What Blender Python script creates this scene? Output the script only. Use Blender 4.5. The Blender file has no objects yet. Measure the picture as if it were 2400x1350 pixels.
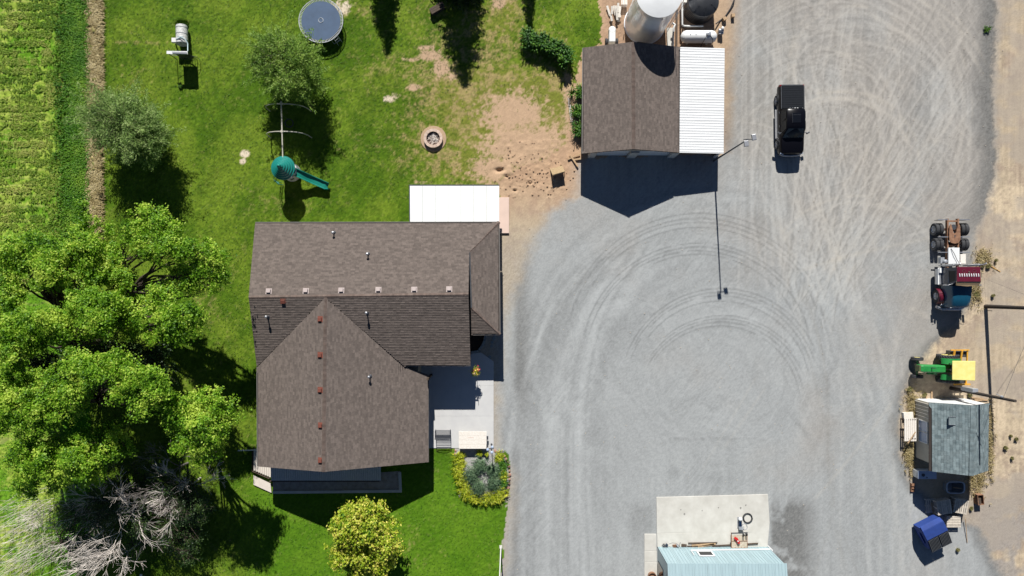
import bpy, math, random
import numpy as np
from mathutils import Vector, Matrix
sc = bpy.context.scene
col = sc.collection
# ---------------------------------------------------------------- camera
H = 57.4          # metres above the yard, looking straight down
F = 1625.0        # focal length in pixels of a 2400 px wide frame
K = 28.31         # ground pixels per metre
cam = bpy.data.cameras.new("camera"); cam.sensor_width = 36; cam.lens = 36*F/2400
cam.clip_end = 6000; cam.clip_start = 0.5
co = bpy.data.objects.new("camera", cam); co.location = (0, 0, H); col.objects.link(co)
sc.camera = co
# ---------------------------------------------------------------- light
SUN_EL = 37.2
sdx, sdy = 0.0526, -1.0                       # direction in which shadows fall
world = bpy.data.worlds.new("World"); sc.world = world; world.use_nodes = True
nt = world.node_tree; nt.nodes.clear()
sky = nt.nodes.new("ShaderNodeTexSky"); sky.sky_type = 'NISHITA'; sky.sun_disc = False
sky.sun_elevation = math.radians(SUN_EL); sky.sun_rotation = math.atan2(-sdx, -sdy)
sky.altitude = 1200; sky.air_density = .6; sky.dust_density = 0.1; sky.ozone_density = 1.5
bg = nt.nodes.new("ShaderNodeBackground"); bg.inputs[1].default_value = 0.05
wo = nt.nodes.new("ShaderNodeOutputWorld")
nt.links.new(sky.outputs[0], bg.inputs[0]); nt.links.new(bg.outputs[0], wo.inputs[0])
sl = bpy.data.lights.new("sun", 'SUN'); sl.energy = 5.0; sl.angle = math.radians(0.5); sl.color = (1.0, 0.965, 0.91)
so = bpy.data.objects.new("sun", sl); col.objects.link(so); so.location = (-3, 60, 60)
d = Vector((sdx, sdy, 0)).normalized()*math.cos(math.radians(SUN_EL)); d.z = -math.sin(math.radians(SUN_EL))
so.rotation_euler = d.to_track_quat('-Z', 'Y').to_euler()
sc.view_settings.view_transform = 'Standard'; sc.view_settings.look = 'None'
sc.view_settings.exposure = 0.62; sc.view_settings.gamma = 1; sc.view_settings.use_curve_mapping = False
sc.render.engine = 'CYCLES'
sc.cycles.max_bounces = 6; sc.cycles.diffuse_bounces = 2; sc.cycles.transparent_max_bounces = 4
rnd = random.Random(7); nr = np.random.default_rng(7)

# ---------------------------------------------------------------- helpers
def P(px, py, z=0.0):
    s = (H-z)/F
    return Vector(((px-1200)*s, (675-py)*s, z))
def G(px, py): return P(px, py, 0)
def lin(c): return tuple(((v/255)/12.92 if v/255 <= .04045 else ((v/255+.055)/1.055)**2.4) for v in c)
def C(r, g, b, k=.75): return tuple(v*k for v in lin((r, g, b)))
def root(name, label, cat, loc=(0, 0, 0), rz=0.0, group=None):
    o = bpy.data.objects.new(name, None); col.objects.link(o); o.empty_display_size = .3
    o.location = loc; o.rotation_euler = (0, 0, rz)
    o['label'] = label; o['category'] = cat
    if group: o['group'] = group
    return o
def tag(o, label=None, cat=None, group=None, kind=None):
    if label: o['label'] = label
    if cat: o['category'] = cat
    if group: o['group'] = group
    if kind: o['kind'] = kind
    return o
class MB:
    def __init__(s, o=(0, 0, 0)): s.v = []; s.f = []; s.o = Vector(o)
    def add(s, vs, fs, M=None):
        n = len(s.v)
        s.v += [tuple((M @ Vector(v) if M else Vector(v)) - s.o) for v in vs]
        s.f += [tuple(i+n for i in f) for f in fs]; return s
    def box(s, c, d, rz=0, M=None, taper=1.0):
        x, y, z = d[0]/2, d[1]/2, d[2]/2; t = taper
        vs = [(-x, -y, -z), (x, -y, -z), (x, y, -z), (-x, y, -z), (-x*t, -y*t, z), (x*t, -y*t, z), (x*t, y*t, z), (-x*t, y*t, z)]
        m = Matrix.Translation(Vector(c)) @ Matrix.Rotation(rz, 4, 'Z')
        if M: m = M @ m
        return s.add(vs, [(0, 3, 2, 1), (4, 5, 6, 7), (0, 1, 5, 4), (1, 2, 6, 5), (2, 3, 7, 6), (3, 0, 4, 7)], m)
    def beam(s, a, b, w, h, up=(0, 0, 1)):
        a = Vector(a); b = Vector(b); d = b-a; L = d.length
        if L < 1e-6: return s
        d.normalize(); u = Vector(up)
        if abs(d.dot(u)) > .95: u = Vector((0, 1, 0))
        r = d.cross(u).normalized(); u = r.cross(d)
        vs = []
        for q in (a, b):
            for (i, j) in ((-1, -1), (1, -1), (1, 1), (-1, 1)): vs.append(q + r*i*w/2 + u*j*h/2)
        return s.add(vs, [(0, 1, 2, 3), (7, 6, 5, 4), (0, 4, 5, 1), (1, 5, 6, 2), (2, 6, 7, 3), (3, 7, 4, 0)])
    def tube(s, pts, r, n=8, cap=True, r2=None):
        pts = [Vector(p) for p in pts]; m = len(pts); vs = []; up = None
        for i, p in enumerate(pts):
            d = (pts[min(i+1, m-1)] - pts[max(i-1, 0)]).normalized()
            if up is None:
                up = Vector((0, 0, 1)) if abs(d.z) < .9 else Vector((1, 0, 0))
            a = d.cross(up)
            if a.length < 1e-4: a = d.cross(Vector((0, 1, 0)))
            a.normalize(); b = d.cross(a); up = -b if False else up
            rr = r if r2 is None else r + (r2-r)*i/(m-1)
            if isinstance(r, (list, tuple)): rr = r[i]
            for k in range(n):
                t = 2*math.pi*k/n
                vs.append(p + a*math.cos(t)*rr + b*math.sin(t)*rr)
        fs = []
        for i in range(m-1):
            for k in range(n):
                k2 = (k+1) % n
                fs.append((i*n+k, (i+1)*n+k, (i+1)*n+k2, i*n+k2))
        if cap: fs.append(tuple(range(n))); fs.append(tuple(range((m-1)*n, m*n))[::-1])
        return s.add(vs, fs)
    def lathe(s, prof, c=(0, 0, 0), n=24, M=None, cap=True):
        vs = []; fs = []; m = len(prof)
        for (r, z) in prof:
            for k in range(n):
                t = 2*math.pi*k/n; vs.append((r*math.cos(t), r*math.sin(t), z))
        for i in range(m-1):
            for k in range(n):
                k2 = (k+1) % n; fs.append((i*n+k, i*n+k2, (i+1)*n+k2, (i+1)*n+k))
        if cap: fs.append(tuple(range(n))[::-1]); fs.append(tuple(range((m-1)*n, m*n)))
        m4 = Matrix.Translation(Vector(c))
        if M: m4 = m4 @ M
        return s.add(vs, fs, m4)
    def prism(s, poly, z0, z1):
        n = len(poly); vs = [(p[0], p[1], z0) for p in poly] + [(p[0], p[1], z1) for p in poly]
        fs = [tuple(range(n))[::-1], tuple(range(n, 2*n))] + [(i, (i+1) % n, (i+1) % n+n, i+n) for i in range(n)]
        return s.add(vs, fs)
    def slab(s, poly3, t):      # polygon in 3-D with thickness downwards
        n = len(poly3); vs = [Vector(p) for p in poly3] + [Vector(p)-Vector((0, 0, t)) for p in poly3]
        fs = [tuple(range(n)), tuple(range(n, 2*n))[::-1]] + [(i, i+n, (i+1) % n+n, (i+1) % n) for i in range(n)]
        return s.add(vs, fs)
    def loft(s, secs, close=True):
        n = len(secs[0]); vs = [p for q in secs for p in q]; fs = []
        for i in range(len(secs)-1):
            for k in range(n):
                k2 = (k+1) % n; fs.append((i*n+k, i*n+k2, (i+1)*n+k2, (i+1)*n+k))
        if close: fs.append(tuple(range(n))[::-1]); fs.append(tuple(range((len(secs)-1)*n, len(secs)*n)))
        return s.add(vs, fs)
    def build(s, name, mat, parent=None, smooth=False, bevel=0, loc=None, auto=False):
        me = bpy.data.meshes.new(name); me.from_pydata(s.v, [], s.f); me.update()
        if mat: me.materials.append(mat)
        o = bpy.data.objects.new(name, me); col.objects.link(o)
        if parent: o.parent = parent
        if loc is not None: o.location = loc
        import bmesh
        bm = bmesh.new(); bm.from_mesh(me); bmesh.ops.recalc_face_normals(bm, faces=bm.faces); bm.to_mesh(me); bm.free()
        if smooth:
            me.polygons.foreach_set('use_smooth', [True]*len(me.polygons))
            try: me.set_sharp_from_angle(angle=math.radians(40))
            except Exception: pass
        if bevel:
            b = o.modifiers.new('bevel', 'BEVEL'); b.width = bevel; b.segments = 2; b.limit_method = 'ANGLE'
        return o
def npmesh(name, V, Fq, mat, parent=None, smooth=False, nside=4):
    me = bpy.data.meshes.new(name); nv = len(V); nf = len(Fq)
    me.vertices.add(nv); me.vertices.foreach_set('co', np.asarray(V, dtype=np.float32).ravel())
    me.loops.add(nf*nside); me.loops.foreach_set('vertex_index', np.asarray(Fq, dtype=np.int32).ravel())
    me.polygons.add(nf); me.polygons.foreach_set('loop_start', np.arange(0, nf*nside, nside, dtype=np.int32))
    try: me.polygons.foreach_set('loop_total', np.full(nf, nside, dtype=np.int32))
    except Exception: pass
    me.update(calc_edges=True)
    if smooth: me.polygons.foreach_set('use_smooth', np.ones(nf, dtype=bool))
    me.materials.append(mat)
    o = bpy.data.objects.new(name, me); col.objects.link(o)
    if parent: o.parent = parent
    return o
def copy_tree(o, parent=None, **kw):
    c = o.copy(); col.objects.link(c); c.parent = parent
    for ch in list(o.children): copy_tree(ch, c)
    return c
def again(o, loc, rz=None, label=None, scale=None):
    c = copy_tree(o); c.location = loc
    if rz is not None: c.rotation_euler = (0, 0, rz)
    if label: c['label'] = label
    if scale: c.scale = scale
    return c

# ---------------------------------------------------------------- materials
def mat(name, c, rough=.7, vary=.12, scale=6.0, bump=0.0, metal=0.0, c2=None, spec=.5, island=0.0, coat=0.0, bscale=None, stretch=None, trans=0.0):
    m = bpy.data.materials.new(name); m.use_nodes = True; t = m.node_tree; N = t.nodes; L = t.links
    b = N['Principled BSDF']; b.inputs['Roughness'].default_value = rough; b.inputs['Metallic'].default_value = metal
    b.inputs['Specular IOR Level'].default_value = spec
    if coat: b.inputs['Coat Weight'].default_value = coat
    tc = N.new('ShaderNodeTexCoord'); mp = N.new('ShaderNodeMapping'); L.new(tc.outputs['Object'], mp.inputs[0])
    if stretch: mp.inputs['Scale'].default_value = stretch
    no = N.new('ShaderNodeTexNoise'); no.inputs['Scale'].default_value = scale; no.inputs['Detail'].default_value = 6
    no.inputs['Roughness'].default_value = .62; L.new(mp.outputs[0], no.inputs['Vector'])
    mr = N.new('ShaderNodeMapRange'); mr.inputs[1].default_value = .3; mr.inputs[2].default_value = .7
    L.new(no.outputs[0], mr.inputs[0])
    mx = N.new('ShaderNodeMix'); mx.data_type = 'RGBA'; L.new(mr.outputs[0], mx.inputs[0])
    if c2 is None:
        a = tuple(max(0, v*(1-vary)) for v in c); d2 = tuple(min(1, v*(1+vary)) for v in c)
    else: a, d2 = c, c2
    mx.inputs[6].default_value = (*a, 1); mx.inputs[7].default_value = (*d2, 1)
    out = mx.outputs[2]
    if island:
        g = N.new('ShaderNodeNewGeometry'); m2 = N.new('ShaderNodeMapRange')
        m2.inputs[3].default_value = 1-island; m2.inputs[4].default_value = 1+island
        oi = N.new('ShaderNodeObjectInfo'); s2 = N.new('ShaderNodeMath'); s2.operation = 'ADD'; fr2 = N.new('ShaderNodeMath'); fr2.operation = 'FRACT'
        L.new(g.outputs['Random Per Island'], s2.inputs[0]); L.new(oi.outputs['Random'], s2.inputs[1]); L.new(s2.outputs[0], fr2.inputs[0])
        L.new(fr2.outputs[0], m2.inputs[0])
        vm = N.new('ShaderNodeVectorMath'); vm.operation = 'SCALE'; L.new(out, vm.inputs[0]); L.new(m2.outputs[0], vm.inputs['Scale'])
        out = vm.outputs[0]
    L.new(out, b.inputs['Base Color'])
    if bump:
        bp = N.new('ShaderNodeBump'); bp.inputs['Strength'].default_value = bump; bp.inputs['Distance'].default_value = .02
        n2 = N.new('ShaderNodeTexNoise'); n2.inputs['Scale'].default_value = bscale or scale*6; n2.inputs['Detail'].default_value = 4
        L.new(mp.outputs[0], n2.inputs['Vector']); L.new(n2.outputs[0], bp.inputs['Height']); L.new(bp.outputs[0], b.inputs['Normal'])
    if trans:
        tr = N.new('ShaderNodeBsdfTranslucent'); ms = N.new('ShaderNodeMixShader'); ms.inputs[0].default_value = trans
        L.new(out, tr.inputs[0]); L.new(b.outputs[0], ms.inputs[1]); L.new(tr.outputs[0], ms.inputs[2])
        L.new(ms.outputs[0], N['Material Output'].inputs[0])
    return m
def leafmat(name, ca, cb, cc, trans=.3, rough=.55, clump=1.3):
    """three leaf tones: chosen per leaf and by clump"""
    m = bpy.data.materials.new(name); m.use_nodes = True; t = m.node_tree; N = t.nodes; L = t.links
    b = N['Principled BSDF']; b.inputs['Roughness'].default_value = rough; b.inputs['Specular IOR Level'].default_value = .35
    g = N.new('ShaderNodeNewGeometry'); tc = N.new('ShaderNodeTexCoord')
    no = N.new('ShaderNodeTexNoise'); no.inputs['Scale'].default_value = clump; no.inputs['Detail'].default_value = 2
    L.new(tc.outputs['Object'], no.inputs['Vector'])
    ad = N.new('ShaderNodeMath'); ad.operation = 'MULTIPLY_ADD'; L.new(no.outputs[0], ad.inputs[0]); ad.inputs[1].default_value = 1.6; ad.inputs[2].default_value = -.55
    a2 = N.new('ShaderNodeMath'); a2.operation = 'MULTIPLY_ADD'; L.new(g.outputs['Random Per Island'], a2.inputs[0]); a2.inputs[1].default_value = .5
    L.new(ad.outputs[0], a2.inputs[2])
    cr = N.new('ShaderNodeValToRGB'); L.new(a2.outputs[0], cr.inputs[0])
    e = cr.color_ramp.elements; e[0].position = .1; e[0].color = (*ca, 1); e[1].position = .85; e[1].color = (*cc, 1)
    q = cr.color_ramp.elements.new(.5); q.color = (*cb, 1)
    L.new(cr.outputs[0], b.inputs['Base Color'])
    tr = N.new('ShaderNodeBsdfTranslucent'); ms = N.new('ShaderNodeMixShader'); ms.inputs[0].default_value = trans
    L.new(cr.outputs[0], tr.inputs[0]); L.new(b.outputs[0], ms.inputs[1]); L.new(tr.outputs[0], ms.inputs[2])
    L.new(ms.outputs[0], N['Material Output'].inputs[0])
    return m
M = {}
M['shingle'] = mat('brown shingles', C(101, 91, 85), .95, c2=C(119, 108, 101), scale=5, island=.2, bump=.3, bscale=60)
M['shinglegrey'] = mat('grey green shingles', C(96, 112, 116), .9, c2=C(138, 152, 154), scale=2.5, island=.22, bump=.4, bscale=50)
M['ridgecap'] = mat('ridge cap shingles', C(98, 82, 74), .9, c2=C(116, 102, 94), scale=3, island=.2)
M['deckboard'] = mat('roof underlay', C(60, 52, 48), .9)
M['wall'] = mat('beige siding', C(176, 166, 150), .8, bump=.1)
M['stone'] = mat('pale stone', C(178, 168, 150), .9, .25, 5, bump=.5)
M['white'] = mat('white paint', C(238, 240, 240), .45, .04, 2)
M['whitemetal'] = mat('white ribbed steel', C(244, 246, 246), .5, .03, 1)
M['whitewood'] = mat('weathered white wood', C(228, 218, 204), .75, c2=C(250, 246, 238), scale=9, bump=.2)
M['bluemetal'] = mat('pale blue steel', C(166, 190, 196), .45, .06, 1.2, stretch=(3, .5, 1))
M['concrete'] = mat('concrete', C(196, 193, 184), .85, c2=C(220, 218, 210), scale=.8, bump=.25)
M['patio'] = mat('smooth patio concrete', C(200, 200, 200), .85, c2=C(212, 212, 210), scale=.9, bump=.08)
M['pink'] = mat('pink concrete', C(226, 200, 186), .85, .06, 1, bump=.1)
M['darkglass'] = mat('dark glass', (.006, .007, .01), .12, .02, spec=.3)
M['glass'] = mat('pale window glass', C(180, 196, 220), .15, .04)
M['blackpaint'] = mat('black car paint', (.003, .003, .005), .3, .05, coat=.1, spec=.2)
M['blackplastic'] = mat('black plastic', (.018, .019, .021), .45, .2, 4)
M['tonneau'] = mat('dark vinyl', (.007, .009, .013), .6, .15, 5, spec=.2)
M['rubber'] = mat('tyre rubber', (.03, .031, .034), .8, .3, 12, bump=.3)
M['chrome'] = mat('chrome', (.6, .62, .65), .18, .05, metal=1)
M['alu'] = mat('dull aluminium', (.5, .51, .53), .4, .15, 3, metal=.8)
M['galv'] = mat('galvanised steel', (.42, .44, .47), .45, .15, 3, metal=.5)
M['steel'] = mat('dark steel', (.07, .075, .085), .5, .25, 6, metal=.4)
M['rust'] = mat('rusty steel', C(120, 84, 62), .9, c2=C(168, 128, 100), scale=5, bump=.5)
M['red'] = mat('red plastic', C(196, 26, 30), .4)
M['redlens'] = mat('red lens', C(150, 14, 14), .2)
M['maroon'] = mat('maroon paint', C(98, 26, 46), .35, .15, 3, coat=.3)
M['teal'] = mat('teal paint', C(22, 78, 104), .3, .12, 3, coat=.4)
M['navy'] = mat('dark blue paint', C(12, 36, 66), .3, .1, coat=.4)
M['green'] = mat('tractor green', C(28, 128, 58), .4, c2=C(52, 150, 76), scale=4)
M['canopy'] = mat('pale yellow canopy', C(240, 226, 128), .6, c2=C(250, 240, 156), scale=3)
M['yellow'] = mat('yellow paint', C(232, 172, 60), .5, .15, 4)
M['bluebin'] = mat('blue bin paint', C(30, 62, 136), .8, .14, 2.5)
M['playgreen'] = mat('teal play plastic', C(20, 132, 122), .35, .06)
M['slidegreen'] = mat('teal slide plastic', C(30, 132, 116), .35, .08)
M['playwhite'] = mat('white play plastic', C(228, 228, 224), .5, .06)
M['pipe'] = mat('beige pipe', C(200, 196, 180), .5)
M['trampo'] = mat('trampoline mat', C(72, 94, 122), .75, .12, 1.2)
M['trampad'] = mat('trampoline pad', C(196, 200, 204), .5)
M['wood'] = mat('raw wood', C(190, 160, 124), .8, .2, 8, bump=.2)
M['wooddark'] = mat('dark brown wood', C(84, 70, 58), .85, .25, 8, bump=.2)
M['palletwood'] = mat('weathered pallet wood', C(190, 180, 166), .9, c2=C(226, 216, 200), scale=6, island=.2)
M['pole'] = mat('utility pole wood', C(66, 58, 52), .9, .3, 10, bump=.4)
M['plank'] = mat('grey deck plank', C(222, 222, 220), .85, .16, 4, bump=.2, stretch=(6, 1, 1))
M['planksunlit'] = mat('sunlit tone deck plank', C(222, 212, 200), .85, .08, 4, bump=.2)  # lit copy of the deck plank, sunlight put into its colour
M['tanksteel'] = mat('white tank steel', C(244, 247, 252, .95), .3, .04, .8, metal=.3, coat=.3)
M['tankblack'] = mat('black polyethylene', (.03, .032, .036), .38, .2, 2)
M['bark'] = mat('bark', C(84, 72, 62), .95, .3, 8, bump=.7)
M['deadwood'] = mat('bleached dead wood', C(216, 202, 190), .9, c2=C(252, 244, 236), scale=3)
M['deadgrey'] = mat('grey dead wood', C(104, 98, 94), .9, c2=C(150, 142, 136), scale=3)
M['cream'] = mat('cream siding', C(206, 198, 180), .8, .08, 3)
M['brownvent'] = mat('brown roof vent', C(128, 72, 58), .7)
M['palevent'] = mat('pale roof vent', C(168, 154, 150), .6)
M['pvc'] = mat('white pvc', C(236, 236, 232), .4, .04)
M['flowerr'] = mat('magenta petals', C(200, 30, 90), .6, .3, 20, island=.4)
M['flowery'] = mat('yellow petals', C(240, 210, 90), .6, .2, 20, island=.3)
M['edging'] = mat('pink edging stone', C(170, 130, 116), .9, .25, 4, bump=.4)
M['paver'] = mat('grey paver', C(150, 158, 160), .9, .2, 5, bump=.3)
M['gravelbed'] = mat('grey bed gravel', C(148, 148, 146), .95, c2=C(206, 204, 200), scale=14, bump=.8, bscale=40, island=.2)
M['mulch'] = mat('dark mulch', C(52, 42, 34), .95, .3, 10, bump=.8)
M['dirtpile'] = mat('dry soil', C(176, 146, 118), .95, .2, 4, bump=.5)
M['rock'] = mat('light stone', C(200, 188, 170), .9, .15, 5, bump=.3)
M['maple'] = leafmat('bright maple leaves', C(72, 122, 14), C(140, 192, 40), C(214, 238, 96), .5, clump=.7)
M['olive'] = leafmat('grey green leaves', C(92, 126, 54), C(144, 178, 90), C(192, 214, 134), .45)
M['willow'] = leafmat('willow leaves', C(80, 118, 34), C(130, 170, 58), C(180, 208, 96), .42)
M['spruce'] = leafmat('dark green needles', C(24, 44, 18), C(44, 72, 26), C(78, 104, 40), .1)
M['golden'] = leafmat('golden leaves', C(96, 140, 28), C(176, 196, 44), C(248, 236, 116), .35, clump=1.7)
M['lily'] = leafmat('dark strap leaves', C(34, 80, 18), C(70, 124, 24), C(128, 176, 50), .25)
M['lilyyellow'] = leafmat('yellow striped leaves', C(104, 140, 20), C(180, 192, 36), C(232, 232, 84), .25)
M['juniper'] = leafmat('blue green juniper', C(54, 80, 58), C(92, 122, 88), C(134, 160, 116), .1)
M['weed'] = leafmat('weed leaves', C(110, 112, 60), C(146, 140, 88), C(176, 166, 120), .3)
M['vergebright'] = leafmat('tall verge grass', C(66, 122, 14), C(100, 156, 28), C(146, 186, 56), .3, clump=.5)
M['drygrass'] = leafmat('dry grass', C(150, 134, 84), C(192, 174, 124), C(222, 206, 158), .3)
M['hay'] = leafmat('hay grass', C(92, 140, 24), C(150, 184, 56), C(206, 212, 112), .45, clump=.4)
M['verge'] = leafmat('verge grass', C(44, 86, 10), C(74, 118, 18), C(108, 140, 34), .15, clump=.5)
# ================================================================ GROUND
_T = np.random.default_rng(3).random((256, 256))
def vn(x, y, s=0):
    xi = np.floor(x).astype(int); yi = np.floor(y).astype(int); fx = x-xi; fy = y-yi
    fx = fx*fx*(3-2*fx); fy = fy*fy*(3-2*fy)
    a = _T[(xi+s*17) & 255, (yi+s*31) & 255]; b = _T[(xi+1+s*17) & 255, (yi+s*31) & 255]
    c = _T[(xi+s*17) & 255, (yi+1+s*31) & 255]; d_ = _T[(xi+1+s*17) & 255, (yi+1+s*31) & 255]
    return (a*(1-fx)+b*fx)*(1-fy) + (c*(1-fx)+d_*fx)*fy
def fbm(x, y, s=0, o=4):
    t = 0; a = .5; n = 0
    for i in range(o):
        t = t + a*vn(x, y, s+i); n += a; x = x*2.03; y = y*2.03; a *= .55
    return t/n
def sm(a, b, x):
    t = np.clip((x-a)/(b-a), 0, 1); return t*t*(3-2*t)
DX = .1
gx = np.arange(-46, 46.001, DX); gy = np.arange(-27, 27.001, DX)
NX, NY = len(gx), len(gy)
XX, YY = np.meshgrid(gx, gy); X = XX.ravel(); Y = YY.ravel()
px = 1200+X*K; py = 675-Y*K
nA = fbm(px/26, py/26, 1)-.5; nB = fbm(px/7, py/7, 5)-.5; nC = nr.random(len(px))-.5; nL = fbm(px/120, py/120, 9)-.5
wx = px + nA*22 + nB*9 + nC*3; wy = py + (fbm(px/26, py/26, 21)-.5)*22 + nC*3
lawnR = np.interp(wy, [-90, 0, 60, 105, 122, 200, 340, 380, 432, 540, 800, 1048, 1055, 1180, 1350, 1440], [1400, 1402, 1408, 1414, 1362, 1342, 1330, 1250, 1165, 1172, 1100, 1110, 1190, 1190, 1174, 1168])
lawnR0 = lawnR
gravL = np.interp(wy, [-90, 0, 100, 150, 360, 372, 460, 500, 560, 650, 760, 1048, 1120, 1200, 1350, 1440], [1728, 1726, 1722, 1712, 1700, 1360, 1352, 1285, 1250, 1222, 1176, 1160, 1204, 1200, 1182, 1176])
gravR = np.interp(wy, [-90, 0, 200, 400, 480, 540, 600, 700, 760, 790, 830, 880, 920, 960, 1000, 1080, 1120, 1150, 1240, 1350, 1440], [2335, 2338, 2330, 2334, 2316, 2292, 2280, 2282, 2240, 2205, 2170, 2140, 2120, 2108, 2105, 2116, 2132, 2150, 2290, 2345, 2350])
fieldR = 211 + (fbm(py/40, py*0+3, 12)-.5)*18
ditchR = 243 + (fbm(py/30, py*0+7, 13)-.5)*6
def c3(r, g, b): return np.array(C(r, g, b))
def mixc(c, d_, t): return c*(1-t)[:, None] + d_*t[:, None]
N_ = len(px); Z = np.zeros(N_)
# ---- gravel
base = np.tile(c3(150, 150, 150), (N_, 1))
# tan dust: stronger top right, bluish bottom left
dust = sm(0, 1, .42 + (px-1750)/1500 - (py-500)/1400 + nL*1.1)
dust = np.clip(dust, 0, 1)
base = mixc(np.tile(c3(166, 169, 169), (N_, 1)), c3(160, 156, 150), dust)
cx0, cy0 = 1660, 890
R = np.hypot(px-cx0, (py-cy0)*(1+.25*(py>cy0)))+nL*150+(fbm(px/260,py/260,29)-.5)*170; TH = np.arctan2(py-cy0, px-cx0)
st = fbm(R/4.2, TH*2.2+3, 31, 3)-.5; st2 = fbm(R/16, TH*2.0, 35, 3)-.5
vs_ = fbm(px/4.0+nA*2, py/190, 41, 3)-.5; vs2 = fbm(px/17+nA*2, py/260, 45, 3)-.5
ds = fbm((px+py*.8)/5.0, (py-px*.7)/170, 51, 3)-.5; ds3 = fbm((px-py*.55)/5.0, (py+px*.5)/150, 57, 3)-.5
wring = sm(1.0, .3, np.abs(R-260)/330)*sm(1150, 950, py)
wtop = sm(520, 380, py); wdiag = sm(0, .2, fbm(px/150, py/150, 61)-.45)
wbot = sm(950, 1150, py)
val = wring*(st*.20+st2*.24) + (wtop+.8*wbot)*(vs_*.24+vs2*.26) + wdiag*(ds*.28) + (1-wdiag)*.5*ds3*.3 + (nL*.12)
tr = np.zeros(N_); tan = np.zeros(N_)
def near(d_, w): return np.exp(-(d_/w)**2)
def arc(cx, cy, r, w, a, t0=-180, t1=180, ta=0, brk=0):
    d_ = np.abs(np.hypot(px-cx, py-cy)-r); m = np.where(d_ < w*3)[0]
    if not len(m): return
    t = np.degrees(np.arctan2(py[m]-cy, px[m]-cx)); mid = (t0+t1)/2; h = (t1-t0)/2
    dt = np.abs((t-mid+180) % 360-180); e = sm(h, h-12, dt)
    if brk: e = e*sm(brk-.1, brk+.1, fbm(t/6+r, t*0+r/9, 71, 2))
    tr[m] += near(d_[m], w)*e*a; tan[m] += near(d_[m], w)*e*ta
def path(pts, w, a, ta=0, brk=0, seed=0):
    pts = np.array(pts, float)
    for i in range(3):      # smooth
        q = [pts[0]]
        for j in range(len(pts)-1): q += [pts[j]*.75+pts[j+1]*.25, pts[j]*.25+pts[j+1]*.75]
        q.append(pts[-1]); pts = np.array(q)
        if len(pts) > 14: break
    m = np.where((px > pts[:, 0].min()-3*w) & (px < pts[:, 0].max()+3*w) & (py > pts[:, 1].min()-3*w) & (py < pts[:, 1].max()+3*w))[0]
    if not len(m): return
    x, y = px[m], py[m]; D = np.full(len(m), 1e9); U = np.zeros(len(m)); acc = 0
    for j in range(len(pts)-1):
        a0, b0 = pts[j], pts[j+1]; v = b0-a0; L2 = v@v
        if L2 < 1e-6: continue
        t = np.clip(((x-a0[0])*v[0]+(y-a0[1])*v[1])/L2, 0, 1)
        dd = np.hypot(x-a0[0]-t*v[0], y-a0[1]-t*v[1]); s_ = dd < D
        D[s_] = dd[s_]; U[s_] = acc + t[s_]*math.sqrt(L2); acc += math.sqrt(L2)
    e = near(D, w)*sm(0, 25, U)*sm(acc, acc-25, U)
    if brk: e = e*sm(brk-.12, brk+.12, fbm(U/26+seed, U*0+seed, 72, 2))
    tr[m] += e*a; tan[m] += e*ta
# the tight circles left by trucks turning in the yard
for (cx, cy, r, t0, t1) in ((1692, 914, 238, -165, -20), (1690, 914, 229, -160, -15), (1688, 915, 222, -165, -12), (1688, 918, 212, -150, -5),
                            (1694, 950, 210, -140, -35), (1692, 950, 203, -150, -20), (1690, 951, 196, -155, -8), (1688, 952, 188, -150, 0),
                            (1640, 822, 322, -165, -40), (1638, 824, 312, -170, -25), (1636, 826, 305, -150, -30), (1637, 830, 297, -160, -5),
                            (1638, 846, 276, -170, -35), (1637, 847, 268, -150, -10), (1634, 850, 262, -170, -60), (1636, 846, 250, -120, -20)):
    arc(cx, cy, r, 1.7, -.34, t0, t1, 0, .28)
    arc(cx+2, cy+3, r+5, 6, .035, t0-5, t1+20)
for r in (345, 362, 385, 402, 420, 330, 436):
    arc(1655, 880, r, 5+rnd.random()*5, rnd.choice((-.07, .05, -.05)), -190, rnd.uniform(-120, -30))
for (r, t0, t1) in ((300, -150, 10), (215, -100, 30), (238, -80, 40), (330, -30, 40)): arc(1700, 930, r, 5, -.05, t0, t1, 0, .3)
# left sweeping tracks
for i in range(15):
    o = i*10-60 + rnd.uniform(-4, 4); o2 = i*13-60
    path([(1440+o, 600-i*2), (1350+o, 700), (1290+o2*.8, 820), (1250+o2, 960), (1236+o2*1.1, 1120), (1226+o2*1.3, 1390)], rnd.uniform(2.5, 7), rnd.choice((-.13, .08, -.10, .07, -.06)), 0, .3, i)
for i in range(12):
    x = 1860+rnd.uniform(-60, 260); path([(x-rnd.uniform(60, 200), 480), (x-30, 700), (x+20, 900), (x+rnd.uniform(0, 120), 1150), (x+rnd.uniform(0, 160), 1390)], rnd.uniform(2.5, 7), rnd.choice((-.06, .06, .05)), .1, .3, i+40)
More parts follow.
